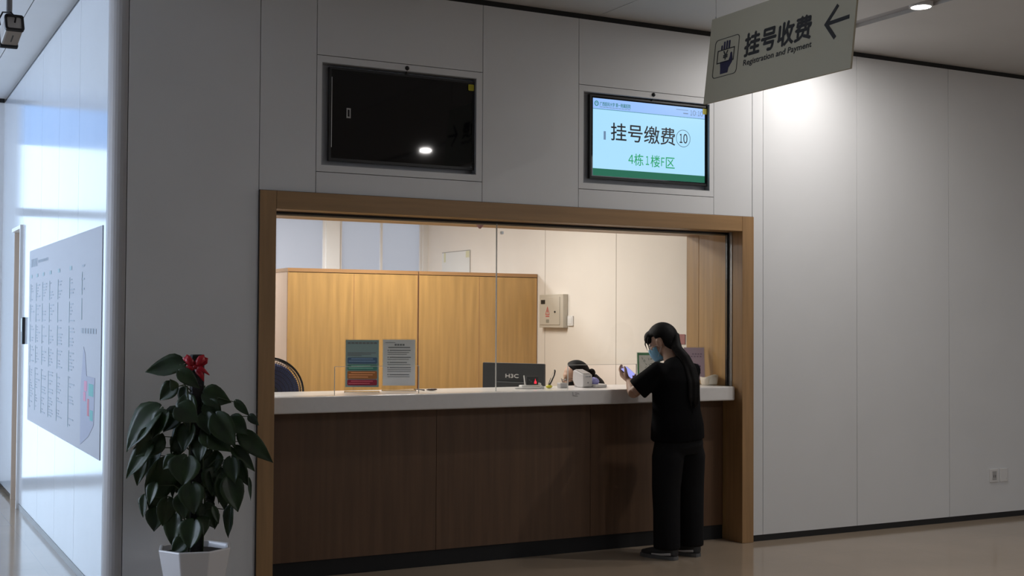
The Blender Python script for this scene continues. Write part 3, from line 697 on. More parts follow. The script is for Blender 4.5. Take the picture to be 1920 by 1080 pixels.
marks('logo', [rect(.018, .072, .045, .0765), rrect(.050, .070, .060, .079, .003)], Pf, ink_soft, PR, t=-.0014 if False else .0006)
marks('button', [rrect(.035, .028, .043, .038, .003)], Pf, ink_soft, PR, t=.0006)
b = B(); Pz = Pl((0, 0, zt + .001), (1, 0, 0), (0, 1, 0)); prism(b, [(4.530, .27), (4.63, .29), (4.66, .34), (4.645, .44), (4.53, .44)], Pz, 0, .02)
o = mk('card_tray', b, white_pl, None, bevel=.004); tag(o, 'low white tray on the counter right of the ticket printer', 'tray')
b = B(); ellip(b, (4.568, .36, zt + .040), (.036, .036, .026), n=28, k=18, fn=lambda u: 1 + .07 * math.sin(9 * u.x + 4 * u.y) + .06 * math.sin(11 * u.y + 6 * u.z))  # stand-in lump, with lavender light from a screen put into its colour
o = mk('screenlit_patch', b, mat('lavender_screenlight', (.42, .42, .85), .7), None, True); tag(o, 'lavender lump standing in for a screen-lit patch on the low white tray', 'screenlit_patch')
o = boxo('plastic_box', 4.285, 4.342, .33, .38, zt + .001, zt + .034, mat('pale_grey_box', (.50, .48, .49), .4), bevel=.004); tag(o, 'small pale grey box on the counter left of the ticket printer', 'box')

# router with an antenna, cable pouch, small fittings
RT = empty('desk_charger', (4.10, .43, zt), 'white desk cradle with a short upright antenna and a dark display', 'cradle')
b = B(); box(b, 4.03, 4.19, .41, .46, zt + .001, zt + .02); mk('base', b, white_pl, RT, bevel=.006)
b = B(); cyl(b, (4.065, .43, zt + .018), (4.055, .43, zt + .085), .0055, 10, r2=.004); mk('antenna', b, white_pl, RT)
b = B(); box(b, 4.075, 4.165, .425, .437, zt + .018, zt + .078); dsp = mk('display', b, black_pl, RT, bevel=.002)
P = FRONT(4.075, zt + .018, .425); redm = mat('red_light', (.3, 0, 0), .4, emis=(1, .03, .06), es=1.3)
b = B(); prism(b, [(.058, .010), (.076, .010), (.075, .024), (.069, .030), (.066, .046), (.062, .030), (.057, .022)], P, .0006, .0012); mk('red_indicator', b, redm, dsp)
b = B(); prism(b, rect(.018, .034, .021, .038), P, .0006, .0012); prism(b, rect(.032, .022, .035, .026), P, .0006, .0012); prism(b, rect(.030, .030, .032, .032), P, .0006, .0012); mk('small_indicators', b, lt, dsp)
b = B(); cyl(b, (4.175, .43, zt + .018), (4.18, .43, zt + .032), .012, 12, r2=.009); mk('knob', b, white_pl, RT)
b = B(); loft(b, [(3.93, .32, zt + .006), (4.02, .30, zt + .006), (4.12, .29, zt + .006)], [(.006, .004), (.016, .005), (.012, .005)], 10, side=(0, 1, 0)); b2 = b
cyl(b2, (4.115, .285, zt + .001), (4.115, .285, zt + .018), .014, 14)
o = mk('handheld_scanner', b, mat('pale_grey_device', (.55, .54, .54), .35)); tag(o, 'pale grey flat device lying on the counter in front of the monitor', 'device')
YP = empty('pen_holder', (4.20, .33, zt), 'yellow pen holder on the counter with two curved black pen cords', 'pen holder')
b = B(); ellip(b, (4.195, .33, zt + .0125), (.024, .02, .012), n=16, k=8); mk('base', b, mat('yellow_plastic', (.75, .68, .04), .4), YP)
b = B(); loft(b, [(4.197, .33, zt + .02), (4.215, .33, zt + .05), (4.236, .33, zt + .09), (4.241, .33, zt + .118), (4.236, .33, zt + .125)], [.006, .0055, .0045, .005, .005], 8)
loft(b, [(4.19, .33, zt + .02), (4.20, .335, zt + .045), (4.212, .335, zt + .07)], [.004, .0025, .002], 8); mk('pen', b, black_pl, YP)
b = B(); loft(b, [(4.212, .335, zt + .07), (4.225, .335, zt + .10), (4.236, .332, zt + .124)], [.001, .001, .001], 6); mk('cord', b, grey_pl, YP)
# little printed tag on the edge of the ledge
P = FRONT(4.205, zt - .045, .051)
b = B()
for p_, q_ in (((.01, .035), (.014, .012)), ((.014, .012), (.05, .006)), ((.026, .03), (.05, .026)), ((.028, .018), (.046, .020)), ((.05, .026), (.06, .02))): stroke(b, p_, q_, .0025, P, .0006)
o = mk('pencil_mark', b, mat('mark_grey', (.34, .33, .34), .7)); tag(o, 'faint grey scribble on the front edge of the white countertop', 'scribble')
b = B(); ellip(b, (3.34, .36, zt + .008), (.04, .012, .007), n=14, k=8); loft(b, [(3.29, .36, zt + .006), (3.25, .37, zt + .010), (3.22, .37, zt + .012)], [.005, .003, .002], 8)
o = mk('pen_tray', b, mat('dark_brown_plastic', (.05, .02, .012), .4)); tag(o, 'small dark brown hook-shaped item beside the grey-white notice', 'small item')

# desk behind the counter
DK = empty('office_desk', (3.6, .96, 0), 'low office desk behind the counter carrying the monitor', 'desk')
boxo('desktop', 2.7, 4.52, .62, 1.30, .72, .75, white_pl, DK)
for x in (2.72, 3.6, 4.46):
    boxo('leg', x, x + .04, .64, 1.28, .001, .719, grey_pl, DK)
# monitor, seen from behind
MN = empty('desk_monitor', (4.255, .93, .75), 'black monitor seen from the back behind the counter', 'monitor')
pl = V((4.115, 1.175, 0)); prr = V((4.375, .72, 0)); ux = (prr - pl).normalized(); WM = (prr - pl).length
P = Pl(V((pl.x, pl.y, .93)), ux, (0, 0, 1)); HM = 1.244 - .93
mon_m = mat('monitor_dark_grey', (.035, .038, .042), .4)
b = B(); prism(b, rrect(0, 0, WM, HM, .008, 3), P, -.022, 0); sh = mk('shell', b, mon_m, MN, bevel=.003)
b = B(); prism(b, rrect(.12, .04, WM - .12, HM - .135, .02, 4), P, .0, .022); mk('rear_bulge', b, mon_m, MN, bevel=.004)
b = B(); prism(b, rect(.012, .012, WM - .012, HM - .012), P, -.0245, -.0225); mk('display', b, screen_off, MN)
text('logo', 'H3C', P, .215, HM - .105, .325, HM - .078, mat('silver_print', (.65, .65, .66), .4), sh, bold2=.0012, t=.0235)
b = B(); q = P(WM / 2, 0, .010); loft(b, [(q.x, q.y, .765), (q.x, q.y, 1.02)], [(.03, .015), (.03, .012)], 12, side=ux); mk('neck', b, black_pl, MN)
b = B(); cyl(b, (q.x, q.y, .751), (q.x, q.y, .767), .11, 28); mk('foot', b, black_pl, MN)

# floor fan
FN = empty('floor_fan', (2.41, .86, 0), 'large black wire-guarded fan behind the left end of the counter', 'fan')
fc = V((2.41, .86, 1.075)); fd = (V((-.15, -1, 0))).normalized(); 
fside = fd.cross(V((0, 0, 1))).normalized()
wire = mat('black_wire', (.015, .014, .014), .3, .5); b = B(); R = .225
def ringtube(bm, c, r, tube, n=44):
    pts = [c + (fside * math.cos(6.2832 * i / n) + V((0, 0, 1)) * math.sin(6.2832 * i / n)) * r for i in range(n + 1)]
    loft(bm, pts, tube, 6, side=fd, cap=False)
for c_, tb in ((fc, .007), (fc + fd * .05, .003), (fc - fd * .05, .003)): ringtube(b, c_, R if tb > .005 else R - .01, tb)
for s_ in (1, -1):
    for k in range(1, 9): ringtube(b, fc + fd * s_ * (.05 + .03 * (1 - (k / 9) ** 2)), R * k / 9, .0015, 36)
    for k in range(84):
        a = 6.2832 * k / 84; e = fside * math.cos(a) + V((0, 0, 1)) * math.sin(a)
        loft(b, [fc + fd * s_ * .08 + e * .04, fc + fd * s_ * .07 + e * .13, fc + fd * s_ * .05 + e * .205, fc + e * R], .0011, 4)
mk('wire_guard', b, wire, FN)
b = B()
for k in range(3):
    a0 = 2.0944 * k; grid = []
    for i in range(6):
        row = []
        for j in range(8):
            rr = .035 + .16 * i / 5; a = a0 + .5 + (j / 7 - .5) * (1.1 + .5 * i / 5)
            e = fside * math.cos(a) + V((0, 0, 1)) * math.sin(a)
            row.append(b.verts.new(fc + e * rr + fd * (.028 * (j / 7 - .5) * 2)))
        grid.append(row)
    for i in range(5):
        for j in range(7): b.faces.new((grid[i][j], grid[i][j + 1], grid[i + 1][j + 1], grid[i + 1][j]))
o = mk('blades', b, mat('blue_blade_plastic', (.05, .07, .22), .3), FN, True); so = o.modifiers.new('t', 'SOLIDIFY'); so.thickness = .003
b = B(); cyl(b, fc + fd * .03, fc - fd * .14, .05, 24); cyl(b, fc + fd * .08, fc + fd * .095, .045, 24); mk('motor', b, black_pl, FN)
b = B(); q = fc - fd * .1; cyl(b, (q.x, q.y, .04), (q.x, q.y, fc.z - .02), .014, 14); cyl(b, (q.x, q.y, .001), (q.x, q.y, .04), .19, 32, r2=.16); mk('pedestal', b, black_pl, FN)
b = B(); q = fc + V((0, 0, R)); loft(b, [q + fside * -.02, q + V((0, 0, .014)), q + fside * .02], .004, 8); mk('clip', b, wire, FN)

# ------------------------------------------------------------------ potted plant
PX, PY = 1.63, -.43
PT = empty('potted_plant', (PX, PY, 0), 'tall climbing pothos plant in a white faceted pot against the wall', 'plant')
b = B(); n = 8; rings = []
for z, rr in ((0, .125), (.02, .132), (.33, .192), (.355, .197), (.356, .178), (.30, .168)):
    rings.append([b.verts.new((PX + rr * math.cos(6.2832 * (k + .18) / n), PY + rr * math.sin(6.2832 * (k + .18) / n), z + .001)) for k in range(n)])
for a_, b_ in zip(rings, rings[1:]):
    for k in range(n): b.faces.new((a_[k], a_[(k + 1) % n], b_[(k + 1) % n], b_[k]))
b.faces.new(rings[0][::-1]); b.faces.new(rings[-1])
mk('pot', b, mat('white_glazed_ceramic', (.80, .79, .80), .22, coat=.3), PT, bevel=.006)
b = B(); cyl(b, (PX, PY, .30), (PX, PY, .325), .165, 24); mk('soil', b, mat('dark_soil', (.02, .014, .01), .9, noise=.4, scale=60, bump=.5), PT)
b = B(); box(b, PX - .032, PX + .032, PY - .03, PY + .03, .30, 1.362); mk('climbing_pole', b, mat('black_mesh_pole', (.012, .012, .014), .7, bump=.6, scale=120), PT, bevel=.006)
leaf_m = mat('pothos_leaf', (.018, .040, .011), .42, noise=.4, scale=14)
stem_m = mat('green_brown_stem', (.05, .07, .03), .6)
bl = B(); bs = B()
def leaf(bm, p, tip, nrm, wf=.62, cur=.25):
    """heart-shaped leaf from its stalk joint p to its tip"""
    p = V(p); tip = V(tip); d = tip - p; Ln = d.length; d.normalize()
    s = d.cross(V(nrm)).normalized(); nn = s.cross(d).normalized()
    prof = ((-.10, .20), (-.07, .42), (.02, .72), (.15, .95), (.30, 1.0), (.48, .90), (.65, .68), (.80, .40), (.92, .16), (1.0, .01))
    rows = []
    for t, wv in prof:
        row = []
        for j in range(-3, 4):
            u = j / 3; ww = Ln * wf * .5 * wv
            back = 0 if abs(u) > .3 or t > 0 else .10 * Ln
            q = p + d * (t * Ln + back) + s * ww * u + nn * (abs(u) * ww * .38 - cur * Ln * t * t + .02 * Ln * math.sin(t * 9) * abs(u))
            row.append(bm.verts.new(q))
        rows.append(row)
    for a, c in zip(rows, rows[1:]):
        for j in range(6): bm.faces.new((a[j], a[j + 1], c[j + 1], c[j]))
# (stalk joint x, z, tip x, z, width): sideways offset from the pole and height in metres
LS = [(-0.073, 1.311, -0.256, 1.272, 0.50), (-0.118, 1.199, -0.197, 1.123, 0.75), (-0.087, 1.190, -0.096, 1.235, 0.80), (-0.200, 1.067, -0.374, 0.878, 0.62), (-0.143, 1.053, -0.225, 0.932, 0.60), (-0.082, 1.061, -0.171, 0.960, 0.80), (-0.059, 1.089, 0.042, 1.022, 0.85), (-0.194, 0.940, -0.301, 0.836, 0.80), (-0.236, 0.884, -0.354, 0.721, 0.42), (-0.278, 0.828, -0.312, 0.673, 0.42), (-0.194, 0.842, -0.264, 0.687, 0.60), (-0.096, 0.828, -0.152, 0.769, 0.80), (-0.160, 0.791, -0.233, 0.538, 0.50), (-0.261, 0.617, -0.270, 0.510, 0.45), (-0.202, 0.547, -0.208, 0.440, 0.75), (-0.124, 0.611, -0.143, 0.476, 0.60), (-0.090, 0.527, -0.107, 0.370, 0.60), (-0.048, 0.763, -0.115, 0.639, 0.95), (-0.031, 0.398, -0.096, 0.336, 0.80), (0.020, 0.499, -0.003, 0.367, 0.80), (0.017, 0.693, 0.034, 0.555, 0.75), (-0.067, 1.272, 0.031, 1.196, 0.50), (-0.062, 1.179, -0.087, 1.081, 0.60), (0.053, 1.157, 0.183, 1.117, 0.70), (0.073, 1.114, 0.132, 1.022, 0.85), (0.219, 1.117, 0.287, 1.047, 0.42), (0.289, 1.044, 0.337, 0.999, 0.55), (0.126, 1.044, 0.219, 0.892, 0.62), (0.194, 1.027, 0.281, 0.954, 0.72), (0.242, 0.943, 0.402, 0.805, 0.42), (0.245, 0.909, 0.275, 0.839, 0.50), (0.067, 0.974, 0.194, 0.864, 0.78), (0.200, 0.867, 0.309, 0.760, 0.42), (0.194, 0.819, 0.219, 0.696, 0.60), (0.233, 0.797, 0.281, 0.684, 0.50), (0.281, 0.707, 0.298, 0.606, 0.18), (0.143, 0.721, 0.163, 0.552, 0.45), (0.188, 0.712, 0.236, 0.552, 0.60), (0.194, 0.561, 0.174, 0.409, 0.36), (0.053, 0.572, 0.107, 0.459, 0.70), (0.112, 0.569, 0.141, 0.488, 0.38), (0.087, 0.847, 0.070, 0.724, 0.95), (0.118, 0.757, 0.098, 0.628, 0.95), (0.048, 0.769, 0.014, 0.628, 0.95), (-0.025, 0.988, -0.056, 0.864, 0.85), (0.048, 0.932, 0.031, 0.808, 0.85), (-0.079, 0.932, -0.098, 0.825, 0.75), (-0.008, 0.833, -0.028, 0.696, 0.95), (-0.048, 0.631, -0.028, 0.516, 0.70), (-0.048, 1.137, -0.003, 1.010, 0.70), (0.059, 1.053, 0.087, 0.949, 0.75), (-0.194, 0.687, -0.222, 0.589, 0.60)]
side_v = V((cr.x, cr.y, 0)).normalized(); dep = V((cf.x, cf.y, 0)).normalized(); rl = random.Random(5)
for sx, z, tx_, tz, wf_ in LS:
    dp = rl.uniform(-.16, .02) * max(.35, 1 - abs(sx) / .35)
    o0 = V((PX, PY, 0))
    p = o0 + side_v * sx + dep * dp + V((0, 0, z)); tp = o0 + side_v * tx_ + dep * (dp * 1.1 + rl.uniform(-.03, .01)) + V((0, 0, tz))
    dd_ = (tp - p); tp = tp + dd_ * .04; p = p - dd_ * .03
    nm = -dep * rl.uniform(.7, 1) + V((0, 0, rl.uniform(.1, .6))) + side_v * rl.uniform(-.45, .45)
    leaf(bl, p, tp, nm, wf_ * rl.uniform(1.05, 1.25), rl.uniform(.02, .18))
    root = V((PX, PY - .02, max(.34, z - rl.uniform(.02, .12)))) + side_v * .02 * (1 if sx > 0 else -1)
    mid = (root + p) / 2 + V((0, 0, .035))
    loft(bs, [root, mid, p + dd_ * .09], [.0035, .003, .0022], 6)
# extra smaller leaves filling the middle of the climber
for i in range(26):
    z = rl.uniform(.48, 1.05); a = rl.uniform(0, 6.2832); rr = rl.uniform(.05, .10)
    p = V((PX + rr * math.cos(a), PY + rr * math.sin(a), z)); tp = p + V((math.cos(a) * .05, math.sin(a) * .05, -rl.uniform(.08, .12)))
    leaf(bl, p, tp, V((math.cos(a), math.sin(a), .5)), .85, .15); loft(bs, [(PX, PY, z - .08), p], .0025, 6)
fo = mk('foliage', bl, leaf_m, PT, True); so = fo.modifiers.new('t', 'SOLIDIFY'); so.thickness = .001
loft(bs, [(PX + .03, PY - .035, .33), (PX + .038, PY - .04, .6), (PX + .02, PY - .042, .9), (PX + .03, PY - .04, 1.2)], .005, 8)
loft(bs, [(PX - .04, PY - .03, .33), (PX - .042, PY - .02, .7), (PX - .04, PY - .03, 1.0), (PX - .06, PY - .03, 1.2)], .005, 8)
mk('stems', bs, stem_m, PT, True)
# red ribbon bow at the top of the pole
bw = mat('red_satin', (.42, .008, .02), .3, noise=.2, scale=20); b = B()
bc = V((PX, PY, 1.30)) - dep * .045
def ribbon(pts, wds, up):
    rows = []
    for i, (u, v, d_) in enumerate(pts):
        c_ = bc + side_v * u + V((0, 0, v)) - dep * d_
        nxt = pts[min(i + 1, len(pts) - 1)]; prv = pts[max(i - 1, 0)]
        t_ = side_v * (nxt[0] - prv[0]) + V((0, 0, nxt[1] - prv[1])); s_ = t_.cross(dep).normalized()
        rows.append([b.verts.new(c_ + s_ * wds[i] * k + dep * (abs(k) * .006)) for k in (-1, -.5, 0, .5, 1)])
    for a_, c_ in zip(rows, rows[1:]):
        for j in range(4): b.faces.new((a_[j], a_[j + 1], c_[j + 1], c_[j]))
for s_ in (-1, 1):
    ribbon([(0, 0, .0), (.018 * s_, .020, .02), (.036 * s_, .042, .022), (.052 * s_, .050, .004)], [.008, .018, .020, .016], 1)
    ribbon([(.052 * s_, .050, .004), (.045 * s_, .028, -.012), (.02 * s_, .006, -.01), (0, 0, 0)], [.016, .019, .014, .008], 1)
ribbon([(0, 0, .004), (.02, -.022, .012), (.035, -.045, .01), (.046, -.078, .0)], [.008, .019, .014, .002], 1)
ribbon([(0, 0, .004), (.03, -.008, .014), (.05, -.022, .01), (.075, -.045, .0)], [.008, .014, .010, .002], 1)
ribbon([(0, 0, .004), (-.02, -.008, .012), (-.045, -.012, .01), (-.06, -.014, 0)], [.009, .016, .014, .010], 1)
ribbon([(-.045, -.03, .0), (-.052, -.05, .004), (-.06, -.07, .0)], [.010, .016, .004], 1)
ellip(b, bc, (.012, .012, .012), n=12, k=8)
o = mk('ribbon_bow', b, bw, PT, True); so = o.modifiers.new('t', 'SOLIDIFY'); so.thickness = .001

# ------------------------------------------------------------------ people
skin_m = mat('skin', (.50, .31, .22), .5, noise=.06, scale=25)
hair_m = mat('black_hair', (.004, .0035, .0035), .62, bump=.25, scale=60, stretch=(5, 5, .4), spec=.2)
tee = mat('black_cotton', (.0028, .0028, .0036), .9, spec=.12, bump=.15, scale=25)
trs = mat('black_trouser_cloth', (.006, .006, .0072), .85, spec=.2, bump=.2, scale=14, stretch=(2, 2, .5))
mask_blue = mat('light_blue_mask', (.22, .48, .66), .7)

def head_matrix(c, heading, pitch, roll=0):
    return Matrix.Translation(c) @ Matrix.Rotation(-heading, 4, 'Z') @ Matrix.Rotation(roll, 4, 'Y') @ Matrix.Rotation(-pitch, 4, 'X')
def head_pieces(bm, M):
    ellip(bm, (0, -.008, .022), (.073, .092, .092), M)
    ellip(bm, (0, .030, -.035), (.058, .062, .072), M)
    ellip(bm, (0, .055, -.082), (.030, .030, .026), M)
    ellip(bm, (0, .062, .030), (.052, .026, .034), M)
    loft(bm, [M @ V(q) for q in ((0, .082, .018), (0, .096, -.006), (0, .106, -.028), (0, .092, -.038))], [.007, .010, .014, .010], 10)
    for s_ in (-1, 1):
        ellip(bm, (s_ * .034, .066, -.018), (.020, .020, .018), M, 14, 8)
        ellip(bm, (s_ * .080, -.004, -.008), (.009, .020, .032), M, 14, 8)
        ellip(bm, (s_ * .026, .080, .022), (.018, .010, .006), M, 12, 8)
    ellip(bm, (0, .090, -.055), (.022, .010, .006), M, 12, 8); ellip(bm, (0, .088, -.066), (.019, .010, .006), M, 12, 8)
def eyes(M, parent):
    for s_ in (-1, 1):
        b = B(); ellip(b, (s_ * .030, .078, .006), (.012, .010, .0085), M, 14, 10); e = mk('eye', b, mat('eye_white', (.6, .58, .56), .3), parent, True)
        b = B(); ellip(b, (s_ * .030, .0865, .006), (.0052, .002, .0052), M, 10, 6); mk('iris', b, black_pl, e, True)
def hair_cap(M, zf=.18, grow=1.0, pulled=False):
    b = B()
    def fn(u):
        # hair stands proud of the skull, and sinks under the skin over the face and ears
        f = 1.0
        face = u.y > .28 and u.z < zf + .15 * abs(u.x)
        if pulled: face = u.y > .05 + .45 * max(0, u.z)
        ear = abs(u.x) > .68 and -.22 < u.y < .42 and u.z < .10
        low = u.z < -.75
        if face or ear or low: f = .80
        return f * grow
    ellip(b, (0, -.012, .024), (.086, .108, .108), M, 36, 24, fn)
    ellip(b, (0, -.062, -.045), (.062, .044, .052), M, 20, 12)
    return b
def hand(bm, wrist, fwd, palm_n, thumb_side, curls, L=.17, spread=.10, r0=.0082, thumb=(.5, .5)):
    """palm, four bent fingers of unequal length and a thumb leaving the side of the palm. palm_n points out of the palm."""
    f = V(fwd).normalized(); n_ = V(palm_n); n_ = (n_ - f * n_.dot(f)).normalized(); s_ = f.cross(n_).normalized() * thumb_side
    w0 = V(wrist)
    loft(bm, [w0 - f * .01, w0 + f * .02, w0 + f * .055, w0 + f * .088], [(.024, .018), (.030, .016), (.038, .014), (.036, .011)], 14, side=s_)
    for k, (ln, off) in enumerate(((.070, .027), (.078, .009), (.072, -.009), (.056, -.026))):
        a = w0 + f * (.085 - abs(off) * .25) + s_ * off; d = (f + s_ * off * spread * 20 * .1).normalized(); ang = 0; pts = [a - d * .02]; pts.append(a)
        seg = (.45, .30, .25)
        for q, sg_ in enumerate(seg):
            ang += curls[k] * (.8, 1.0, .7)[q]
            dd2 = d * math.cos(ang) + n_ * math.sin(ang); a = a + dd2 * ln * sg_; pts.append(a)
        loft(bm, pts, [r0 * 1.05, r0 * 1.05, r0, r0 * .92, r0 * .72], 10)
    a = w0 + f * .022 + s_ * .022; d = (s_ * .8 + f * .6 + n_ * .35).normalized(); d2 = (f * .85 + s_ * .25 + n_ * thumb[0]).normalized(); d3 = (f * .8 + n_ * thumb[1] - s_ * .1).normalized()
    loft(bm, [a, a + d * .030, a + d * .030 + d2 * .030, a + d * .030 + d2 * .030 + d3 * .026], [.014, .0125, .0105, .0075], 10)

# --- the woman standing at the counter
WM_ = empty('person', (4.87, -.22, 0), 'ponytailed woman in black t-shirt and blue mask standing at the counter holding a phone', 'person')
hd = math.radians(-9); Fw = V((math.sin(hd), math.cos(hd), 0)); Rw = V((math.cos(hd), -math.sin(hd), 0)); O = V((4.862, -.22, 0))
def W(r_, f_, z): return O + Rw * (r_ - .022 * max(0, min(1, (z - .7) / .3))) + Fw * f_ + V((0, 0, z))
HM_ = head_matrix(W(.002, .125, 1.412), math.radians(-32), math.radians(24))
b = B(); head_pieces(b, HM_)
loft(b, [W(0, .0, 1.20), W(-.003, .02, 1.27), HM_ @ V((0, -.02, -.055)), HM_ @ V((0, -.01, -.01))], [(.075, .06), (.055, .052), (.050, .052), (.05, .055)], 16, side=Rw)
loft(b, [W(0, 0, .84), W(0, -.005, .98), W(0, 0, 1.12), W(0, -.005, 1.22)], [(.155, .10), (.130, .085), (.150, .095), (.14, .07)], 20, side=Rw)
Ls, Rs_ = W(-.155, -.005, 1.225), W(.150, -.005, 1.222)
Le, Re = V((4.552, -.160, 1.082)), W(.20, .12, 1.03)
Lw, Rwr = V((4.635, .012, 1.150)), W(-.06, .165, 1.12)
loft(b, [W(-.10, 0, 1.215), Ls, Ls.lerp(Le, .5), Le], [.05, .050, .044, .036], 14)
loft(b, [Le - (Lw - Le) * .05, Le.lerp(Lw, .3), Le.lerp(Lw, .7), Lw], [.036, .038, .031, .024], 14)
loft(b, [W(.10, 0, 1.215), Rs_, Rs_.lerp(Re, .5), Re], [.05, .050, .044, .036], 14)
loft(b, [Re - (Rwr - Re) * .05, Re.lerp(Rwr, .3), Re.lerp(Rwr, .7), Rwr], [.036, .037, .030, .023], 14)
for s_ in (-1, 1):
    loft(b, [W(.085 * s_, 0, .86), W(.095 * s_, .0, .70), W(.10 * s_, .01, .46), W(.10 * s_, -.01, .30), W(.10 * s_, -.01, .07)], [.088, .080, .054, .052, .034], 16)
    a = W(.10 * s_, -.02, .05); d = V((math.sin(math.radians(-22)), math.cos(math.radians(-22)), 0)); loft(b, [a - d * .03, a + d * .05 - V((0, 0, .008)), a + d * .15 - V((0, 0, .022))], [(.03, .035), (.036, .03), (.035, .015)], 12, side=d.cross(V((0, 0, 1))))
# phone held in both hands
ph_c = V((4.664, .055, 1.200))
ph_l = V((.20, -.82, -.53)).normalized()             # long axis, down towards her
ph_n = V((-.01, -.54, .83)); ph_n = (ph_n - ph_l * ph_n.dot(ph_l)).normalized(); ph_s = ph_l.cross(ph_n).normalized()
hand(b, Lw, -ph_l * .9 + V((-.10, 0, .0)), ph_n * .6 + V((.75, .18, 0)), -1, (.55, .6, .65, .7), thumb=(.7, .3))
hand(b, Rwr, (ph_c + ph_l * .02 - ph_n * .03 - Rwr), V((-.6, .1, .6)), -1, (.5, .55, .6, .6), thumb=(.5, .4))
body = fuse('body', b, skin_m, WM_, .0055, 3)
eyes(HM_, WM_)
# t-shirt
b = B()
loft(b, [W(0, -.005, .775), W(0, -.010, .86), W(0, -.008, .97), W(0, -.006, 1.08), W(0, -.008, 1.17), W(0, -.008, 1.245), W(0, .004, 1.285), W(0, .012, 1.305)],
     [(.198, .152), (.196, .149), (.180, .132), (.180, .130), (.180, .124), (.140, .095), (.088, .075), (.062, .060)], 28, side=Rw)
cufL = Ls.lerp(Le, .86)
loft(b, [W(-.08, -.005, 1.215), Ls + V((0, 0, .004)), Ls.lerp(Le, .45), cufL], [.058, .066, .072, .078], 18)
cufR = Rs_.lerp(Re, .72)
loft(b, [W(.08, -.005, 1.215), Rs_ + V((0, 0, .004)), Rs_.lerp(Re, .4), cufR], [.056, .060, .064, .068], 18)
shirt = fuse('t_shirt', b, tee, WM_, .009, 5)
# trousers
b = B()
loft(b, [W(0, -.005, .86), W(0, -.010, .80), W(0, -.015, .73), W(0, -.012, .69)], [(.160, .115), (.178, .130), (.186, .134), (.17, .115)], 26, side=Rw)
for s_ in (-1, 1):
    kx = .108
    loft(b, [W(.080 * s_, -.01, .77), W(.098 * s_, -.01, .66), W(kx * s_, -.005, .46), W(kx * s_, -.01, .30), W(kx * s_, -.012, .065)],
         [(.085, .105), (.100, .112), (.094, .095), (.088, .09), (.084, .092)], 22, side=Rw)
trou = fuse('trousers', b, trs, WM_, .009, 4)
# shoes
shoe_m = mat('dark_grey_trainer', (.035, .036, .038), .7); sole_m = mat('grey_sole', (.12, .12, .12), .7); stripe = mat('white_stripe', (.62, .61, .60), .6)
for s_ in (-1, 1):
    d = V((math.sin(math.radians(-24)), math.cos(math.radians(-24)), 0)); sd = d.cross(V((0, 0, 1))).normalized(); a = W(.103 * s_, -.055, 0)
    b = B(); loft(b, [a - d * .03 + V((0, 0, .062)), a + V((0, 0, .058)), a + d * .06 + V((0, 0, .055)), a + d * .12 + V((0, 0, .042)), a + d * .19 + V((0, 0, .032)), a + d * .225 + V((0, 0, .03))],
                  [(.030, .042), (.037, .050), (.040, .042), (.044, .030), (.038, .022), (.016, .014)], 16, side=sd)
    sh_ = mk('shoe', b, shoe_m, WM_, True)
    b = B(); Pz = Pl(a + V((0, 0, .001)), sd, d); out = []
    for t, wv in ((-.038, .018), (-.03, .030), (.0, .038), (.08, .042), (.14, .046), (.20, .036), (.235, .015)): out.append((t, wv))
    prism(b, [(wv, t) for t, wv in out] + [(-wv, t) for t, wv in out[::-1]], Pz, 0, .022); mk('sole', b, sole_m, sh_)
    b = B()
    for side_ in (-1, 1):
        loft(b, [a + sd * side_ * .035 + d * -.01 + V((0, 0, .040)), a + sd * side_ * .042 + d * .06 + V((0, 0, .032)), a + sd * side_ * .043 + d * .13 + V((0, 0, .030))], [(.003, .008), (.003, .007), (.003, .004)], 8, side=sd)
    mk('stripe', b, stripe, sh_)
# hair with ponytail
b = hair_cap(HM_)
def strand(bm, pts, rad): loft(bm, [HM_ @ V(p) for p in pts], rad, 8)
ellip(b, (0, .055, .072), (.066, .048, .036), HM_); ellip(b, (-.052, .070, .048), (.022, .026, .030), HM_)
me_hair = fuse('hair', b, hair_m, WM_, .006, 2)
b = B()
back = HM_ @ V((0, -.110, .005))
for ox, oy, k_ in ((0, 0, 1), (.018, .012, .72), (-.018, .008, .70), (.008, -.014, .66)):
    q = lambda r_, f_, z_: W(r_ + ox, f_ + oy, z_)
    loft(b, [HM_ @ V((0, -.080, .03)), back, q(.0, -.015, 1.375), q(.014, -.070, 1.315), q(.028 + ox * .6, -.108, 1.24), q(.030 + ox * .9, -.142, 1.15), q(.026 + ox, -.150, 1.07 - .02 * k_), q(.030 + ox * .4, -.150, 1.03 - .05 * k_)],
         [.018 * k_, .022 * k_, .030 * k_, .034 * k_, .033 * k_, .028 * k_, .020 * k_, .003], 14)
fuse('ponytail', b, hair_m, WM_, .006, 2)
b = B(); loft(b, [back + (back - HM_.translation) * -.02, back + (back - HM_.translation) * .06], .026, 14); mk('hair_tie', b, black_soft, WM_, True)
b = B()
for i in range(11):
    t = i / 10
    strand(b, [(-.055 + .11 * t, .080, .078), (-.062 + .122 * t, .100 - .03 * abs(t - .5), .050), (-.066 + .130 * t, .102 - .04 * abs(t - .5), .026 + .008 * math.sin(i * 2.2))], [.005, .007, .0015])
for s_ in (-1, 1):
    strand(b, [(s_ * .066, .055, .060), (s_ * .075, .068, .030), (s_ * .075, .074, -.005), (s_ * .071, .080, -.050)], [.005, .005, .003, .0008])
    strand(b, [(s_ * .050, .086, .055), (s_ * .060, .098, .025), (s_ * .060, .100, -.02)], [.005, .004, .0008])
mk('fringe', b, hair_m, WM_, True)
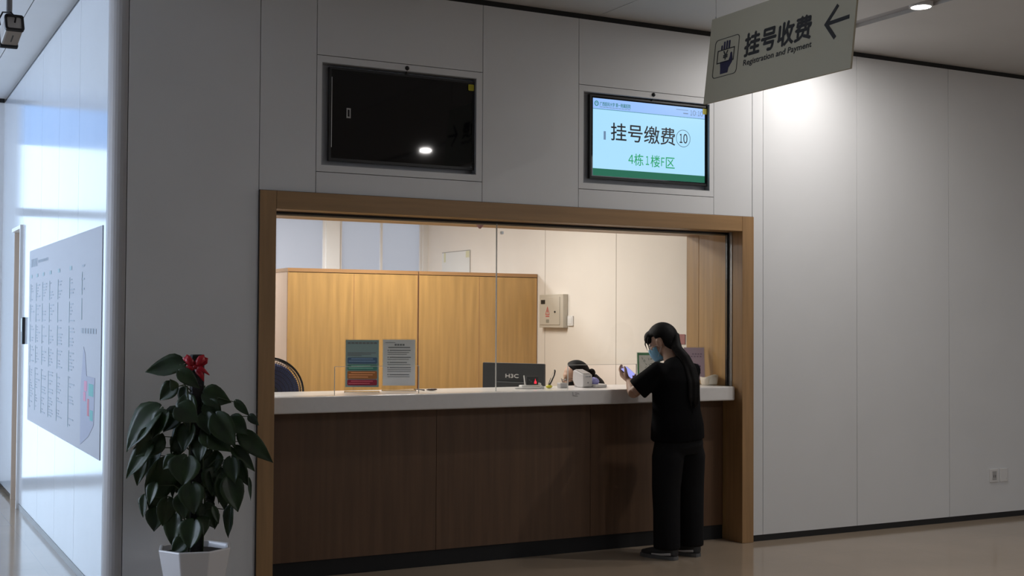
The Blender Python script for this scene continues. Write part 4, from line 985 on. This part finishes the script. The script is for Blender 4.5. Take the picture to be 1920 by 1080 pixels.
# mask
def mask(M, mt, parent):
    b = B(); rows = []
    for i in range(9):
        v = i / 8; z = -.012 - .094 * v; row = []
        for j in range(13):
            u = (j / 12 - .5) * 2; x = .062 * math.sin(u * 1.25) / math.sin(1.25) * (1 - .18 * v)
            y = .118 + .010 * math.sin(math.pi * v) - .088 * abs(u) ** 1.7 - .020 * v
            row.append(b.verts.new(M @ V((x, y, z - .006 * abs(u)))))
        rows.append(row)
    for a, c in zip(rows, rows[1:]):
        for j in range(12): b.faces.new((a[j], a[j + 1], c[j + 1], c[j]))
    o = mk('face_mask', b, mt, parent, True); so = o.modifiers.new('t', 'SOLIDIFY'); so.thickness = .002
    b = B()
    for s_ in (-1, 1):
        for z in (-.01, -.085): loft(b, [M @ V(q) for q in ((s_ * .059, .045, z), (s_ * .073, .015, z * .6 - .01), (s_ * .081, -.015, -.012 + z * .25))], .0016, 6)
    mk('ear_loop', b, mat('white_elastic', (.6, .6, .6), .7) if mt is mask_blue else black_soft, o)
    return o
mask(HM_, mask_blue, WM_)

# phone
PH = empty('smartphone', ph_c - V((0, 0, .06)), 'smartphone with glowing lavender screen held by the standing woman', 'phone')
P = Pl(ph_c - ph_l * .076 - ph_s * .036, ph_l, ph_s)
if P.n.dot(ph_n) < 0: P = Pl(ph_c - ph_l * .076 + ph_s * .036, ph_l, -ph_s)
b = B(); prism(b, rrect(0, 0, .152, .072, .010, 4), P, -.0085, 0); bd = mk('body', b, mat('phone_dark_blue', (.03, .04, .07), .3), PH)
b = B(); prism(b, rrect(.003, .003, .149, .069, .008, 4), P, .0002, .0012); mk('screen', b, mat('phone_lit_screen', (.05, .05, .1), .2, emis=(.38, .40, .95), es=.9), bd)

# --- the clerk seated behind the counter
CK = empty('person', (4.90, 1.02, 0), 'clerk in glasses and black mask bending her head over the desk behind the counter', 'person')
h2 = math.radians(-50); F2 = V((math.sin(h2), math.cos(h2), 0)); R2 = V((math.cos(h2), -math.sin(h2), 0)); O2 = V((4.935, 1.06, 0))
def W2(r_, f_, z): return O2 + R2 * r_ + F2 * f_ + V((0, 0, z))
H2 = head_matrix(V((4.832, 1.045, 1.128)), math.radians(-62), math.radians(17))
b = B(); head_pieces(b, H2)
loft(b, [W2(0, -.03, 1.08), W2(0, .02, 1.11), H2 @ V((0, -.02, -.06)), H2 @ V((0, -.01, -.01))], [(.07, .06), (.052, .05), (.048, .05), (.05, .055)], 16, side=R2)
loft(b, [W2(0, -.10, .50), W2(0, -.08, .66), W2(0, -.06, .85), W2(0, -.05, 1.06)], [(.155, .11), (.135, .09), (.150, .095), (.12, .065)], 20, side=R2)
for s_ in (-1, 1):
    sh2 = W2(.150 * s_, -.04, 1.03); el = W2(.21 * s_, .04, .76); wr = W2(.10 * s_, .24, .665)
    loft(b, [W2(.08 * s_, -.04, 1.04), sh2, sh2.lerp(el, .5), el], [.05, .048, .042, .035], 14); loft(b, [el, el.lerp(wr, .4), wr], [.035, .034, .024], 12)
    hand(b, wr, (-R2 * s_ * .3 + F2 - V((0, 0, .25))), V((0, 0, -1)), -s_, (.25, .28, .3, .3), r0=.008)
    loft(b, [W2(.09 * s_, -.08, .52), W2(.11 * s_, .12, .53), W2(.11 * s_, .32, .50)], [.085, .075, .055], 14); loft(b, [W2(.11 * s_, .31, .52), W2(.11 * s_, .30, .28), W2(.11 * s_, .28, .06), W2(.11 * s_, .36, .035)], [.055, .050, .034, .03], 12)
fuse('body', b, skin_m, CK, .0065, 3)
eyes(H2, CK)
b = B()
loft(b, [W2(0, -.10, .47), W2(0, -.085, .64), W2(0, -.07, .84), W2(0, -.065, .98), W2(0, -.045, 1.08), W2(0, -.02, 1.125)], [(.185, .135), (.165, .120), (.178, .125), (.168, .115), (.125, .085), (.065, .06)], 24, side=R2)
for s_ in (-1, 1):
    sh2 = W2(.150 * s_, -.04, 1.03); el = W2(.21 * s_, .04, .76); wr = W2(.10 * s_, .24, .665)
    loft(b, [W2(.07 * s_, -.045, 1.045), sh2, sh2.lerp(el, .5), el, el.lerp(wr, .85)], [.060, .064, .056, .048, .038], 16)
fuse('cardigan', b, mat('black_knit', (.005, .005, .006), .85), CK, .009, 4)
b = B()
for s_ in (-1, 1):
    loft(b, [W2(.085 * s_, -.13, .52), W2(.11 * s_, .12, .53), W2(.11 * s_, .33, .50), W2(.11 * s_, .31, .28), W2(.11 * s_, .29, .09)], [.105, .090, .072, .066, .062], 16)
fuse('trousers', b, trs, CK, .01, 3)
for s_ in (-1, 1):
    b = B(); a = W2(.11 * s_, .26, .035); loft(b, [a - F2 * .03, a + F2 * .04, a + F2 * .13, a + F2 * .19], [(.03, .034), (.038, .034), (.040, .026), (.02, .016)], 14, side=R2); mk('shoe', b, shoe_m, CK, True)
fuse('hair', hair_cap(H2, pulled=True, grow=.97), hair_m, CK, .006, 2)
b = B(); ellip(b, (0, -.125, .0), (.030, .028, .030), H2); mk('hair_bun', b, hair_m, CK, True)
mask(H2, black_soft, CK)
b = B()
for s_ in (-1, 1):
    n = 24; oc = V((s_ * .034, .106, .004))
    pts = [H2 @ (oc + V((.026 * math.cos(6.2832 * i / n), 0, .019 * math.sin(6.2832 * i / n)))) for i in range(n + 1)]; loft(b, pts, .0018, 6, cap=False)
    loft(b, [H2 @ V((s_ * .060, .106, .010)), H2 @ V((s_ * .078, .05, .006)), H2 @ V((s_ * .082, -.005, .0))], .0018, 6)
loft(b, [H2 @ V((-.010, .107, .008)), H2 @ V((0, .110, .012)), H2 @ V((.010, .107, .008))], .0018, 6)
gl = mk('glasses', b, mat('grey_glasses_frame', (.16, .14, .13), .3, .5), CK)
b = B()
for s_ in (-1, 1):
    n = 20; Pn = [H2 @ V((s_ * .034 + .025 * math.cos(6.2832 * i / n), .106, .004 + .018 * math.sin(6.2832 * i / n))) for i in range(n)]; b.faces.new([b.verts.new(p) for p in Pn])
mk('lens', b, acrylic, gl)
# office chair under the clerk
CH = empty('office_chair', (4.99, .94, 0), 'black office chair under the seated clerk behind the counter', 'chair')
b = B(); c0 = W2(0, -.06, 0); cyl(b, c0 + V((0, 0, .37)), c0 + V((0, 0, .42)), .22, 28); mk('seat', b, black_soft, CH, bevel=.015)
b = B(); cyl(b, c0 + V((0, 0, .07)), c0 + V((0, 0, .37)), .028, 16); mk('column', b, chrome, CH)
b = B()
for k in range(5):
    a = 6.2832 * k / 5; e = V((math.cos(a), math.sin(a), 0)); loft(b, [c0 + V((0, 0, .09)), c0 + e * .25 + V((0, 0, .055))], [.022, .014], 8); cyl(b, c0 + e * .25 + V((-.012, 0, .026)), c0 + e * .25 + V((.012, 0, .026)), .025, 14)
mk('star_base', b, black_pl, CH)
b = B(); Pb = Pl(W2(-.19, -.265, .50), R2, (0, 0, 1)); prism(b, rrect(0, 0, .38, .42, .06), Pb, -.03, 0); mk('backrest', b, black_soft, CH)
